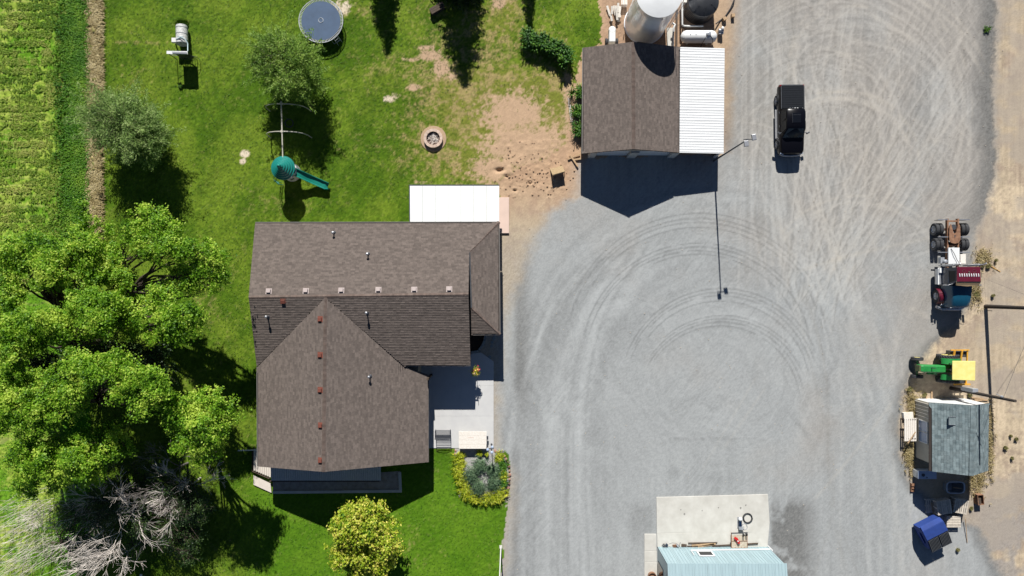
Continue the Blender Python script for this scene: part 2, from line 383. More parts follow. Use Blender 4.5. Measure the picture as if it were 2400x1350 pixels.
# criss-cross on the upper right of the yard
r2 = random.Random(5)
def tread_pair(fn, amp, w, gap=46):      # a pair of wheel marks: pale smooth band with a darker rim
    for o in (0, gap): fn(o, w, amp); fn(o+w*1.9, w*.45, -amp*.7)
for i in range(64):                      # wide turns
    cx, cy = 1960+r2.gauss(0, 85), 300+r2.gauss(0, 130); r = r2.uniform(110, 350); m0 = r2.uniform(-150, 40); sp_ = r2.uniform(28, 70); a_ = r2.choice((.15, .12, .09, .07, -.08))
    tread_pair(lambda o, w, am: arc(cx, cy, r-o, w, am, m0-sp_, m0+sp_, .06, .2), a_, r2.uniform(1.6, 4.2), r2.choice((44, 48, 24)))
for i in range(70):                      # long runs that fan out from the middle of the yard
    x0 = 1900+r2.gauss(0, 55); y0 = 690+r2.gauss(0, 90); x1 = r2.uniform(1760, 2330); y1 = r2.uniform(-60, 330); bx = r2.gauss(0, 34); a_ = r2.choice((.15, .12, .09, .07, -.07))
    tread_pair(lambda o, w, am: path([(x0+o, y0), ((x0+x1)/2+bx+o, (y0+y1)/2), (x1+o, y1)], w, am, .06, .22, i), a_, r2.uniform(1.5, 3.8), 46)
for i in range(34):
    x = r2.uniform(1780, 2290); y = r2.uniform(-20, 480); a_ = r2.gauss(math.pi/2, .6); L_ = r2.uniform(140, 360); cu = r2.uniform(-.5, .5)*L_*.3; dx_, dy_ = math.cos(a_)*L_/2, math.sin(a_)*L_/2
    path([(x-dx_, y-dy_), (x+math.sin(a_)*cu, y-math.cos(a_)*cu), (x+dx_, y+dy_)], r2.uniform(1.5, 4.5), r2.choice((.15, .12, -.1)), .06, .22, i)
for i in range(16):                      # broad swept bands on the left
    o = i*15-90; path([(1460+o, 610), (1360+o, 700), (1296+o*.9, 830), (1262+o, 980), (1250+o*1.2, 1140), (1240+o*1.4, 1400)], r2.uniform(7, 15), r2.choice((.07, -.06, .05, -.05)), 0, .25, i+200)
for i in range(10): arc(1670+r2.gauss(0, 25), 880+r2.gauss(0, 25), r2.uniform(120, 400), r2.uniform(8, 16), r2.choice((.05, -.045)), r2.uniform(-180, -120), r2.uniform(-60, 30))
for (cx, cy, r, t0, t1) in ((2020, 260, 292, -70, 45), (2030, 300, 300, -60, 30), (1985, 380, 150, -170, 10), (1960, 420, 190, -130, -20), (2040, 160, 180, -170, -10), (2000, 170, 140, -200, -40), (1930, 260, 330, -30, 50), (2010, 690, 215, -150, -20)):
    arc(cx, cy, r, 5, .13, t0, t1, .15, .25); arc(cx+3, cy, r-13, 3, -.09, t0, t1, 0, .35); arc(cx+3, cy, r+16, 3.5, .10, t0, t1, .3, .4)
for i in range(16): path([(1738+i*9, -40), (1742+i*8, 180), (1736+i*8.6, 470), (1730+i*9, 640+rnd.uniform(-60, 60))], rnd.uniform(2, 5), rnd.choice((.1, -.07, .08)), .15, .2, i+80)
path([(2115, 570), (2140, 640), (2118, 720), (2095, 800), (2088, 930)], 5, .07, .1); path([(2165, 600), (2150, 700), (2100, 800), (2085, 900)], 5, .07, .1)
path([(2190, 800), (2080, 960), (1980, 1090), (1900, 1180)], 4, .06, .3); path([(1860, 640), (1980, 600), (2190, 555)], 5, .05, .3); path([(2120, 715), (2190, 750)], 6, .08, .3)
path([(1800, 900), (1690, 1060)], 3, .05, .25, .2); path([(1780, 870), (1640, 1110)], 2.5, .04, .2)
path([(1560, 970), (1650, 915), (1750, 880)], 2, -.1, 0, .3); path([(1620, 1020), (1720, 1030), (1815, 955)], 2, -.12, 0, .35); path([(1560, 1028), (1690, 1030), (1790, 1026)], 3, -.13, 0, .4, 3)
path([(1840, 960), (1885, 1010), (1900, 1030)], 6, -.12); path([(1565, 1085), (1590, 1120), (1600, 1130)], 12, -.12, 0); path([(1600, 1118), (1700, 1120), (1780, 1135)], 9, -.07, 0, .3)
# lug tread prints
def treads(pts, w, amp, sp=7.0):
    pts = np.array(pts, float)
    m = np.where((px > pts[:, 0].min()-w) & (px < pts[:, 0].max()+w) & (py > pts[:, 1].min()-w) & (py < pts[:, 1].max()+w))[0]
    x, y = px[m], py[m]; D = np.full(len(m), 1e9); U = np.zeros(len(m)); Sg = np.zeros(len(m)); acc = 0
    for j in range(len(pts)-1):
        a0, b0 = pts[j], pts[j+1]; v = b0-a0; L_ = math.hypot(*v)
        t = np.clip(((x-a0[0])*v[0]+(y-a0[1])*v[1])/L_**2, 0, 1); ex, ey = x-a0[0]-t*v[0], y-a0[1]-t*v[1]
        dd = np.hypot(ex, ey); s_ = dd < D; D[s_] = dd[s_]; U[s_] = acc+t[s_]*L_; acc += L_
    e = sm(w, w*.6, D)*(np.sin((U+D*.9)*2*math.pi/sp) > .2)*sm(.35, .55, fbm(U/40+w, U*0, 73, 2))
    tr[m] -= e*amp
treads([(1985, 250), (1960, 330), (1975, 430), (1962, 560)], 9, .15); treads([(2070, 230), (2050, 340), (2060, 470)], 9, .13)
treads([(2180, 610), (2178, 690), (2140, 760), (2110, 830)], 9, .16); treads([(2135, 580), (2145, 640), (2120, 710), (2092, 770)], 9, .14); treads([(2150, 30), (2165, 110), (2150, 180)], 8, .12); treads([(2092, 790), (2088, 900), (2080, 960)], 8, .13)
tr = .24*np.tanh(tr/.24)
tr *= sm(-10, 25, wx-gravL)*sm(-5, 35, gravR-wx)
grit = (nC*.22 + nB*.10)
f = 1 + np.clip(val, -.22, .22)*.85 + np.clip(tr, -.3, .3) + grit*.75
grav = mixc(base, c3(196, 186, 168), np.clip(tan*.4, 0, .5))*f[:, None]
# darker coarse gravel at the yard edges
edge = np.maximum(sm(70, 12, gravR-wx)*sm(620, 440, py)*sm(-2, 6, gravR-wx), sm(34, 8, gravR-wx)*sm(500, 700, py)*.7)
edge = np.maximum(edge, .65*sm(60, 22, px-1196)*sm(560, 640, py)*sm(1040, 900, py)*sm(8, 26, px-1190))
edge = np.maximum(edge, .8*sm(16, 4, np.abs(px-1208)-0)*sm(1000, 1100, py)*.5)
edge = np.maximum(edge, .75*sm(1600, 1690, px)*sm(1735, 1700, px)*sm(380, 330, py))
edge = np.maximum(edge, 1.1*sm(.38,.6,fbm(px/38,py/38,151)+.12)*sm(95, 20, np.abs(px-1840))*sm(1150, 1200, py)*sm(1800, 1815, px))
edge = np.maximum(edge, .35*sm(40, 15, np.abs(px-1505))*sm(1165, 1200, py)*sm(1300, 1220, py)*sm(1560, 1530, px))
grav = mixc(grav, np.tile(c3(112, 112, 110), (N_, 1))*(1+nC*.55+nB*.4)[:, None], np.clip(edge, 0, 1)*.8)
# ---- tan dirt
dirt = np.tile(c3(190, 173, 148), (N_, 1))
dirt = mixc(dirt, c3(176, 158, 138), sm(-.1, .2, nA+nL*.6)); dirt = mixc(dirt, c3(206, 188, 160), sm(.05, .35, nL+nB*.6))
dl = fbm(px/5, py/70, 91, 3)-.5
dirt = dirt*(1 + dl*.5*sm(2200, 2330, px) + nC*.16 + nB*.18)[:, None]
gmix = sm(2150, 2350, px)*sm(1080, 1230, py)*sm(.40, .56, fbm(px/60, py/60, 93)); dirt = mixc(dirt, c3(158, 152, 146)*(1+nC*.3)[:, None], gmix*.85)
gm2 = sm(2250, 2330, px)*sm(.45, .6, fbm(px/90, py/60, 95)); dirt = mixc(dirt, c3(170, 160, 148), gm2*.6)
gm3 = sm(1330, 1230, px)*sm(480, 640, py)*.55; dirt = mixc(dirt, c3(170, 164, 154)*(1+nC*.4)[:, None], gm3)
pinkd = sm(1900, 1500, px)*sm(560, 400, py); dirt = mixc(dirt, c3(194, 158, 126)*(1+nC*.18+nB*.25)[:, None], pinkd*.75)
rub = sm(1395, 1440, px)*sm(1760, 1500, px)*sm(130, 100, py); dirt = mixc(dirt, c3(166, 138, 116)*(1+nC*.5+nB*.4)[:, None], rub*.8)
# ---- lawn
gn = fbm(px/5, py/5, 101, 3)-.5; gm = fbm(px/60, py/60, 103)-.5
lawn = mixc(np.tile(c3(72, 104, 16), (N_, 1)), c3(108, 132, 36), sm(-.3, .3, gm+nL*.5+gn*.5))
stripe = fbm((px*.8+py*.6)/13, (py-px*.6)/170, 107, 2)-.5
lawn = lawn*(1 + nC*.42 + gn*.28 + stripe*.34)[:, None]
lower = sm(1000, 1150, py)*sm(520, 640, px); lawn = mixc(lawn, c3(84, 132, 20)*(1+nC*.2+gn*.3)[:, None], lower*.6)
dry = np.zeros(N_)
for (cx, cy, sx, sy, a) in ((1205, 300, 150, 110, 1.2), (1130, 230, 110, 60, .5), (1120, 60, 150, 90, .42), (1060, 200, 130, 70, .42), (1180, 40, 60, 60, .35), (1300, 330, 60, 120, .9), (1000, 330, 160, 60, .25), (1240, 210, 130, 40, .55), (1090, 400, 90, 30, .5),
                            (820, 20, 50, 30, .5), (975, 360, 60, 60, .2), (880, 160, 60, 40, .25), (1190, 10, 20, 20, .5), (1150, 470, 60, 60, .8), (300, 190, 60, 60, .15), (320, 100, 110, 5, .35), (960, 1280, 60, 60, .22), (1320, 120, 60, 40, .25), (480, 700, 60, 100, .18), (690, 470, 80, 30, .15)):
    dry += a*np.exp(-((px-cx)/sx)**2-((py-cy)/sy)**2)
bare = np.zeros(N_)
for (cx, cy, sx, sy, a) in ((1010, 130, 32, 15, 1.1), (1035, 160, 26, 22, 1.15), (1000, 112, 22, 8, .9), (972, 205, 16, 9, 1), (912, 232, 18, 10, .95), (574, 360, 13, 9, 1.25), (568, 378, 9, 9, 1.0), (806, 16, 30, 22, .8), (1170, 8, 22, 16, 1.0), (965, 140, 30, 6, .7), (925, 228, 14, 14, .75), (1060, 180, 18, 10, .8), (1205, 265, 95, 66, .98), (1235, 345, 125, 66, 1.1), (1160, 395, 80, 50, .9), (1290, 420, 70, 60, 1.1), (1330, 230, 14, 130, .85), (985, 427, 20, 8, .6)):
    bare = np.maximum(bare, a*np.exp(-((px-cx)/sx)**2-((py-cy)/sy)**2))
dryc = mixc(np.tile(c3(128, 132, 56), (N_, 1)), c3(172, 152, 104), sm(-.15, .2, nB+nA))*(1+nC*.3)[:, None]
lawn = mixc(lawn, dryc, sm(.12, .85, dry+nB*.9+nA*.4+nC*.25)*.85)
bmask = sm(.36, .78, bare + nB*.8 + nA*.4 + nC*.2)
lawn = mixc(lawn, c3(196, 166, 136)*(1+nC*.14+nB*.22)[:, None], bmask)
paleb = bmask*sm(960, 900, px)*sm(700, 300, py); lawn = mixc(lawn, np.tile(c3(228, 214, 190), (N_, 1)), np.clip(paleb, 0, 1))
straw = sm(260, 60, px)*sm(1090, 1180, py); lawn = mixc(lawn, mixc(np.tile(c3(120, 160, 40), (N_, 1)), c3(222, 208, 160), sm(-.15, .2, nA+nB)), straw*.9)
# ---- hay field
rows = np.sin((py+nA*14)*2*math.pi/(21.5+2*np.sin(py/90))); rw = sm(150, 60, px)*sm(.3, .6, fbm(px/90, py/120, 111)+.15*(np.abs(py-420) < 120))
field = mixc(np.tile(c3(98, 146, 30), (N_, 1)), c3(148, 170, 66), sm(-.2, .2, nL+nA*.6+gn*.7))
field = field*(1+nC*.4+gn*.75)[:, None]
field = mixc(field, c3(196, 190, 122), np.clip(sm(.72, 1, rows)*rw*.6 + .6*sm(.15, .3, nB*.8+gn*.6)*sm(160, 60, px), 0, 1)*.7)
fld2 = sm(110, 165, px); field = mixc(field, c3(70, 132, 18)*(1+nC*.35+gn*.7)[:, None], fld2*.85)
# ---- ditch
ditch = mixc(np.tile(c3(196, 178, 132), (N_, 1)), c3(120, 116, 66), sm(-.1, .25, nB+nA*.7+gn*.4))*(1+nC*.3)[:, None]
ditch = mixc(ditch, c3(84, 112, 34), sm(.0, .3, fbm(px/18, py/30, 121)-.42)*.65)
# ---- assemble
inlawn = (wx < lawnR)
isfield = px + nC*8+nB*14 < fieldR; isditch = (px + nC*4 + nB*6 < ditchR) & ~isfield & (py < 560); isfield = isfield & (py < 1500)
isgrav = (wx > gravL) & (wx < gravR)
tg = sm(-28, 28, wx-gravL)*sm(-16, 12, gravR-wx)
COL = mixc(dirt, grav, tg)
COL[inlawn] = lawn[inlawn]
COL[isditch] = ditch[isditch]; COL[isfield] = field[isfield]
# relief
Z = nC*.010 + nB*.012
Z = np.where(inlawn, .012+(nC*.045+gn*.03)*(1-bmask*.8), Z)
Z = np.where(isfield, .03+nC*.06+gn*.10+nA*.05, Z)
dd_ = np.clip(1-np.abs(px-223)/20, 0, 1)*(py < 560)
Z = np.where(isditch, .04+nC*.12+nB*.6*dd_ + .2*dd_, Z)
lump = sm(1120, 1200, px)*sm(1360, 1300, px)*sm(290, 360, py)*sm(480, 430, py)
rut = fbm((px*.5+py+nA*40)/9, (py*.3-px+nL*80)/34, 131, 3)-.5
Z += lump*(rut*.28*sm(.35,.6,fbm(px/40,py/30,137))+np.clip(nB, 0, 1)*.6+nA*.3)*.28
COL = COL*(1+lump*np.clip(rut, -.3, .3)*.15)[:, None]
for (hx, hy, hr) in ((1170, 399, 8), (1188, 413, 4), (1207, 446, 4), (1243, 428, 4), (412, 97, 10)):
    Z -= .35*np.exp(-((px-hx)/hr)**2-((py-hy)/(hr*.5))**2)
Z -= .8*np.exp(-((px-426)/14)**4-((py-60)/8)**2)   # pit at the culvert
COL = np.clip(COL, .002, .9)
fr = np.maximum(np.abs(X)-44.5, np.abs(Y)-25.5); Z = Z*sm(1.4, 0, fr)

def groundmat(name, bumpk=.5, rough=.95, sc_=14.0, k=.14):
    m = bpy.data.materials.new(name); m.use_nodes = True; t = m.node_tree; N = t.nodes; L = t.links
    b = N['Principled BSDF']; b.inputs['Roughness'].default_value = rough; b.inputs['Specular IOR Level'].default_value = .15
    at = N.new('ShaderNodeAttribute'); at.attribute_name = 'soil'; tc = N.new('ShaderNodeTexCoord')
    no = N.new('ShaderNodeTexNoise'); no.inputs['Scale'].default_value = sc_; no.inputs['Detail'].default_value = 5; no.inputs['Roughness'].default_value = .7
    L.new(tc.outputs['Object'], no.inputs['Vector'])
    mr = N.new('ShaderNodeMapRange'); mr.inputs[1].default_value = .25; mr.inputs[2].default_value = .75; mr.inputs[3].default_value = 1-k; mr.inputs[4].default_value = 1+k
    L.new(no.outputs[0], mr.inputs[0]); vm = N.new('ShaderNodeVectorMath'); vm.operation = 'SCALE'
    L.new(at.outputs['Color'], vm.inputs[0]); L.new(mr.outputs[0], vm.inputs['Scale']); L.new(vm.outputs[0], b.inputs['Base Color'])
    bp = N.new('ShaderNodeBump'); bp.inputs['Strength'].default_value = bumpk; bp.inputs['Distance'].default_value = .03
    L.new(no.outputs[0], bp.inputs['Height']); L.new(bp.outputs[0], b.inputs['Normal'])
    return m
ii, jj = np.meshgrid(np.arange(NX-1), np.arange(NY-1)); q0 = (jj*NX+ii).ravel()
Q = np.stack([q0, q0+1, q0+NX+1, q0+NX], 1)
cls = np.where(isfield, 1, np.where(isditch, 2, np.where(inlawn, 3, np.where(isgrav, 4, 5))))
qc = cls[q0]
def gsheet(name, k, m):
    q = Q[qc == k]; u, inv = np.unique(q.ravel(), return_inverse=True)
    V = np.stack([X[u], Y[u], Z[u]], 1)
    o = npmesh(name, V, inv.reshape(-1, 4), m, None, True)
    a = o.data.attributes.new('soil', 'FLOAT_COLOR', 'POINT')
    cc = np.ones((len(u), 4), dtype=np.float32); cc[:, :3] = COL[u]; a.data.foreach_set('color', cc.ravel())
    o['kind'] = 'structure'
    return o
gsheet('field', 1, groundmat('hay field soil', .6)); gsheet('ditch', 2, groundmat('ditch bank', .7))
gsheet('lawn', 3, groundmat('lawn', .7, sc_=18, k=.22)); gsheet('gravel_yard', 4, groundmat('yard gravel', .35, sc_=16)); gsheet('dirt_ground', 5, groundmat('dry dirt', .5, sc_=12))
# land beyond the part in view
far_g = mat('distant pasture', C(84, 122, 30), .95, .3, .05); far_d = mat('distant dry land', C(188, 170, 142), .95, .15, .05)
b_ = MB(); B = 2500
b_.add([(-B, -B, 0), (0, -B, 0), (0, -27, 0), (-46, -27, 0), (-46, 27, 0), (0, 27, 0), (0, B, 0), (-B, B, 0)], [(0, 1, 2, 3), (0, 3, 4, 7), (4, 5, 6, 7)])
tag(b_.build('pasture', far_g), kind='structure')
b_ = MB(); b_.add([(B, -B, 0), (0, -B, 0), (0, -27, 0), (46, -27, 0), (46, 27, 0), (0, 27, 0), (0, B, 0), (B, B, 0)], [(0, 3, 2, 1), (0, 7, 4, 3), (4, 7, 6, 5)])
tag(b_.build('dry_land', far_d), kind='structure')
# ================================================================ BUILDINGS
def fitplane(poly):
    A = np.array([[p[0], p[1], 1] for p in poly]); z = np.array([p[2] for p in poly])
    c, *_ = np.linalg.lstsq(A, z, rcond=None); return c
def shingles(poly, edir, o, course=.14, tabw=.31, lift=.016, seed=0, single=0, m=None, parent=None, off=.015):
    """overlapping tabs in courses, laid on the plane of poly; edir = direction of the eave in plan"""
    a, b, c = fitplane(poly)
    n = Vector((-a, -b, 1)).normalized(); e = Vector((edir[0], edir[1], a*edir[0]+b*edir[1])).normalized(); up = n.cross(e)
    if up.z < 0: up = -up; e = -e
    O = Vector((poly[0][0], poly[0][1], a*poly[0][0]+b*poly[0][1]+c))
    pts = []
    for p in poly:
        q = Vector((p[0], p[1], a*p[0]+b*p[1]+c))-O; pts.append((q.dot(e), q.dot(up)))
    v0 = min(p[1] for p in pts); v1 = max(p[1] for p in pts)
    def span(v):
        xs = []
        for i in range(len(pts)):
            (x0, y0), (x1, y1) = pts[i], pts[(i+1) % len(pts)]
            if (y0 <= v < y1) or (y1 <= v < y0): xs.append(x0+(x1-x0)*(v-y0)/(y1-y0))
        return (min(xs), max(xs)) if len(xs) > 1 else None
    R_ = random.Random(seed); mb = MB(o); tabs = []
    v = v0; k = 0
    while v < v1-.02:
        ve = min(v+course, v1)
        s0 = span(v+1e-3); s1 = span(ve-1e-3) or s0
        if s0:
            L0, L1 = s0; M0, M1 = s1
            x = L0 - R_.random()*tabw
            while x < L1:
                xe = x + tabw*R_.uniform(.75, 1.25)
                ta, tb = max(x, L0), min(xe, L1)
                if tb-ta > .01:
                    ua, ub = max(x, M0), min(xe, M1)
                    if ub <= ua: ua = ub = min(max((ta+tb)/2, M0), M1)
                    lf = lift*R_.uniform(.75, 1.25)
                    P0 = O+e*(ta+.004)+up*v; P1 = O+e*(tb-.004)+up*v; P2 = O+e*ub+up*(ve+.01); P3 = O+e*ua+up*(ve+.01)
                    vs = [P0+n*(lf+off), P1+n*(lf+off), P2+n*off, P3+n*off, P0, P1]
                    tabs.append((vs, [(0, 1, 2, 3), (4, 5, 1, 0)]))
                x = xe
        v = ve; k += 1
    if single:
        pick = set(R_.sample(range(len(tabs)), min(single, len(tabs)))) if False else set(range(min(single, len(tabs))))
        cnt = 0
        for i in sorted(pick):
            q = MB(o); q.add(*tabs[i])
            me = bpy.data.meshes.new('shingle'); me.from_pydata(q.v, [], q.f); me.materials.append(m)
            ob = bpy.data.objects.new('shingle', me); col.objects.link(ob); ob.parent = parent
        tabs = tabs[len(pick):]
    for t in tabs: mb.add(*t)
    me = bpy.data.meshes.new('shingles'); me.from_pydata(mb.v, [], mb.f); me.materials.append(m)
    ob = bpy.data.objects.new('shingles', me); col.objects.link(ob); ob.parent = parent; ob['kind'] = 'stuff'
    return (a, b, c, n)
def caps(a, b, o, parent, m, w=.28, st=.2, z=.045, peak=.05):
    a = Vector(a); b = Vector(b); L = (b-a).length; d = (b-a)/L; mb = MB(o)
    r = d.cross(Vector((0, 0, 1))).normalized(); u = r.cross(d); k = 0; x = 0
    while x < L:
        e = min(x+st*1.05, L); q = a+d*x; q2 = a+d*e; up1 = u*(z+.02); up0 = u*(z+.005)
        mb.add([q-r*w/2+u*(z-peak), q+up1, q+r*w/2+u*(z-peak), q2-r*w/2+u*(z-peak-.01), q2+up0, q2+r*w/2+u*(z-peak-.01)], [(0, 1, 4, 3), (1, 2, 5, 4)])
        x += st
    ob = mb.build('ridge_caps', m, parent); ob['kind'] = 'stuff'; return ob
def eave(pts, o, parent, m, name='gutter', w=.12, h=.12, dz=-.07):
    for a, b in pts:
        mb = MB(o); mb.beam(Vector(a)+Vector((0, 0, dz)), Vector(b)+Vector((0, 0, dz)), w, h); mb.build(name, m, parent)
def polyprism(mb, poly, z0, tops):
    n = len(poly); vs = [(p[0], p[1], z0) for p in poly]+[(p[0], p[1], t) for p, t in zip(poly, tops)]
    mb.add(vs, [tuple(range(n, 2*n))]+[(i, (i+1) % n, (i+1) % n+n, i+n) for i in range(n)])
M['fasciag'] = mat('grey gutter', C(120, 116, 112), .6)
# ---------------------------------------------------------------- house
ho = P(800, 800); house = root('house', 'large brown shingled farmhouse with an L-shaped gable roof beside the gravel yard', 'house', ho)
A1 = P(598, 521, 3.09); B1 = P(583, 697, 5.05); C1 = P(602, 860, 3.09); D1 = P(1098, 690, 5.05); E1 = P(1103, 857, 3.09)
N1 = P(1170, 520, 3.09); HT = P(1100, 591, 3.87); HB = P(1104, 721.5, 3.87); S1 = P(1172, 784, 3.09); S2 = P(1105, 785, 3.09)
AP = P(763, 697, 5.05); V2 = P(948, 859, 3.05); W1 = P(758, 1106, 5.05); W2 = P(1004, 1083, 2.27); W3 = P(1004, 880, 2.27); W4 = P(603, 1093, 3.05)
roof = MB(ho)
for poly in ([A1, N1, HT, D1, B1], [B1, AP, C1], [AP, D1, E1, V2], [AP, V2, W3, W2, W1], [AP, W1, W4, C1], [N1, S1, HB, HT], [HB, S1, S2]):
    roof.slab([p-Vector((0, 0, .05)) for p in poly], .12)
roof = roof.build('roof', M['deckboard'], house)
S_ = M['shingle']
shingles([A1, N1, HT, D1, B1], (1, 0), ho, seed=1, m=S_, parent=roof)
shingles([B1, AP, C1], (1, 0), ho, seed=2, m=S_, parent=roof, lift=.024)
shingles([AP, D1, E1, V2], (1, 0), ho, seed=3, m=S_, parent=roof, lift=.024)
shingles([AP, V2, W3, W2, W1], (0, 1), ho, seed=4, m=S_, parent=roof)
shingles([AP, W1, W4, C1], (0, 1), ho, seed=5, m=S_, parent=roof)
shingles([N1, S1, HB, HT], (0, 1), ho, seed=6, m=S_, parent=roof)
shingles([HB, S1, S2], (1, 0), ho, seed=7, m=S_, parent=roof, lift=.024)
caps(B1, D1, ho, roof, M['ridgecap']); caps(AP, W1, ho, roof, M['ridgecap']); caps(HT, N1, ho, roof, M['ridgecap'], z=.04); caps(HB, S1, ho, roof, M['ridgecap'], z=.04)
eave([(A1, N1), (N1, S1), (S2, S1), (E1, P(950, 858, 3.05)), (W3, W2), (C1, W4)], ho, roof, M['fasciag'], w=.06, h=.11, dz=-.06)
# gable wall above the low hip, with a dark strip along its foot
fl = MB(ho); fl.beam(HT+Vector((.03, 0, .04)), HB+Vector((.03, 0, .04)), .10, .06); fl.build('hip_strip', M['steel'], roof)
w = MB(ho)
polyprism(w, [G(655, 542), G(1090, 542), G(1090, 838), G(655, 838)], 0, [2.95]*4)
wl = w.build('wall', M['wall'], house)
w = MB(ho); polyprism(w, [G(1085, 540), G(1150, 540), G(1150, 768), G(1085, 768)], 0, [2.9]*4); w.build('wall', M['stone'], house)
w = MB(ho); polyprism(w, [G(655, 839), G(988, 839), G(988, 1052), G(655, 1052)], 0, [2.6, 2.1, 2.1, 2.6]); w.build('wall', M['wall'], house)
for tri in ([Vector((G(655, 0).x, G(0, 1052).y, 2.6)), Vector((G(988, 0).x, G(0, 1052).y, 2.1)), Vector((W1.x, G(0, 1052).y, 4.7))],
            [Vector((G(1092, 0).x, E1.y+.5, 2.95)), Vector((G(1092, 0).x, A1.y-.5, 2.95)), Vector((G(1092, 0).x, D1.y, 4.7))],
            [Vector((G(655, 0).x, C1.y+.5, 2.95)), Vector((G(655, 0).x, A1.y-.5, 2.95)), Vector((G(655, 0).x, B1.y, 4.7))]):
    g = MB(ho); g.add(tri, [(0, 1, 2)]); g.build('gable', M['wall'], house)
def window(o, parent, c, wv, hz, face, glass='darkglass', fr=.07):
    """c centre, wv width vector along the wall, hz height, face outward normal"""
    c = Vector(c); wv = Vector(wv); f_ = Vector(face).normalized(); u = Vector((0, 0, hz)); d_ = wv.normalized()
    mb = MB(o)
    for s in (-1, 1):
        mb.beam(c-wv/2+u*s/2+f_*.03, c+wv/2+u*s/2+f_*.03, .06, fr); mb.beam(c+wv*s/2-u/2+f_*.03, c+wv*s/2+u/2+f_*.03, fr, .06)
    fo = mb.build('window', M['white'], parent)
    q = MB(o); q.add([c-wv/2-u/2+f_*.02, c+wv/2-u/2+f_*.02, c+wv/2+u/2+f_*.02, c-wv/2+u/2+f_*.02], [(0, 1, 2, 3)]); q.build('pane', M[glass], fo)
for x in (700, 850): window(ho, house, (G(x, 0).x, G(0, 542).y, 1.6), (1.2, 0, 0), 1.1, (0, 1, 0))
for x in (700, 780, 900): window(ho, house, (G(x, 0).x, G(0, 1052).y, 1.5), (1.1, 0, 0), 1.3, (0, -1, 0))
for y in (650, 900, 1000): window(ho, house, (G(655, 0).x, G(0, y).y, 1.5), (0, 1.1, 0), 1.2, (-1, 0, 0))
for y in (930, 1000): window(ho, house, (G(988, 0).x, G(0, y).y, 1.4), (0, 1.2, 0), 1.1, (1, 0, 0))
dr = MB(ho); dr.box((G(1040, 0).x, G(0, 838).y-.02, 1.05), (.95, .07, 2.1)); dr.build('door', M['maroon'], house)
for (x, y) in ((1012, 878), (1092, 848)): po = MB(ho); po.box((G(x, 0).x, G(0, y).y, 1.45), (.15, .15, 2.9)); po.build('porch_post', M['wooddark'], house)
# roof vents and pipes
def planez(poly, x, y): a, b, c = fitplane(poly); return a*x+b*y+c
NPL = [A1, N1, HT, D1, B1]; SPL = [AP, D1, E1, V2]; SPW = [B1, AP, C1]; WE = [AP, V2, W3, W2, W1]; WW = [AP, W1, W4, C1]
def onroof(px_, py_, poly):
    z = 4.0
    for i in range(6): p = P(px_, py_, z); z = planez(poly, p.x, p.y)
    return P(px_, py_, z)
vents = []
def vent(px_, py_, poly, m):
    p = onroof(px_, py_, poly); a, b, c = fitplane(poly); n = Vector((-a, -b, 1)).normalized()
    q = Matrix.Translation(p-ho) @ n.to_track_quat('Z', 'Y').to_matrix().to_4x4()
    if vents: o = vents[0].copy(); col.objects.link(o); o.data = vents[0].data if vents[0].data.materials[0] == m else vents[0].data.copy(); o.data.materials[0] = m
    else:
        mb = MB(); mb.box((0, 0, .07), (.26, .26, .10), taper=.85); mb.box((0, 0, .14), (.32, .32, .05), taper=.9); mb.box((0, 0, .025), (.46, .46, .02)); o = mb.build('roof_vent', m, None, bevel=.01)
    o.parent = house; o.matrix_local = q; vents.append(o)
for (x, y) in ((630, 683), (717, 682), (800, 681), (887, 679.5), (971, 679), (1053, 678)): vent(x, y, NPL, M['palevent'])
vent(664, 706, SPW, M['brownvent'])
for (x, y) in ((751, 748), (751, 832), (751, 914), (752, 997), (752, 1079)): vent(x, y, WW, M['brownvent'])
pp = []
for (x, y, pl) in ((783, 541, NPL), (863, 591, NPL), (628, 737, SPW), (861, 728, SPL), (867, 877, WE)):
    p = onroof(x, y+5, pl)
    if pp: o = pp[0].copy(); col.objects.link(o); c2 = pp[0].children[0].copy(); col.objects.link(c2); c2.parent = o
    else:
        mb = MB(); mb.tube([(0, 0, -.1), (0, 0, .42)], .05, 10); mb.lathe([(.17, 0), (.08, .09), (.06, .14)], n=12); o = mb.build('vent_pipe', M['steel'], None, True)
        mb = MB(); mb.lathe([(.07, .40), (.11, .43), (.09, .50), (.02, .53)], n=12); mb.build('cap', M['alu'], o, True)
    o.parent = house; o.location = p-ho; pp.append(o)
# patio cover on the north side
pc = P(1065, 478); cov = root('patio_cover', 'flat bright white patio cover joined to the north side of the farmhouse', 'canopy', pc)
Z1 = 2.75; Z2 = 2.9
for i in range(7):
    xa = 960+i*210/7+.4; xb = 960+(i+1)*210/7-.1
    m_ = MB(pc); m_.slab([P(xa, 434.5, Z1), P(xb, 434.5, Z1), P(xb, 520, Z2), P(xa, 520, Z2)], .06); m_.build('roof_panel', M['whitemetal'], cov)
mb = MB(pc); mb.beam(P(959.5, 434, Z1-.06), P(1170.5, 434, Z1-.06), .07, .16); mb.beam(P(960, 434, Z1-.06), P(960.5, 521, Z2-.06), .07, .16); mb.build('fascia', M['steel'], cov)
for (x, y) in ((970, 444), (1065, 444), (1160, 444)):
    p = P(x, y, 2.6); mb = MB(pc); mb.box((p.x, p.y, 1.3), (.12, .12, 2.6)); mb.build('post', M['white'], cov)
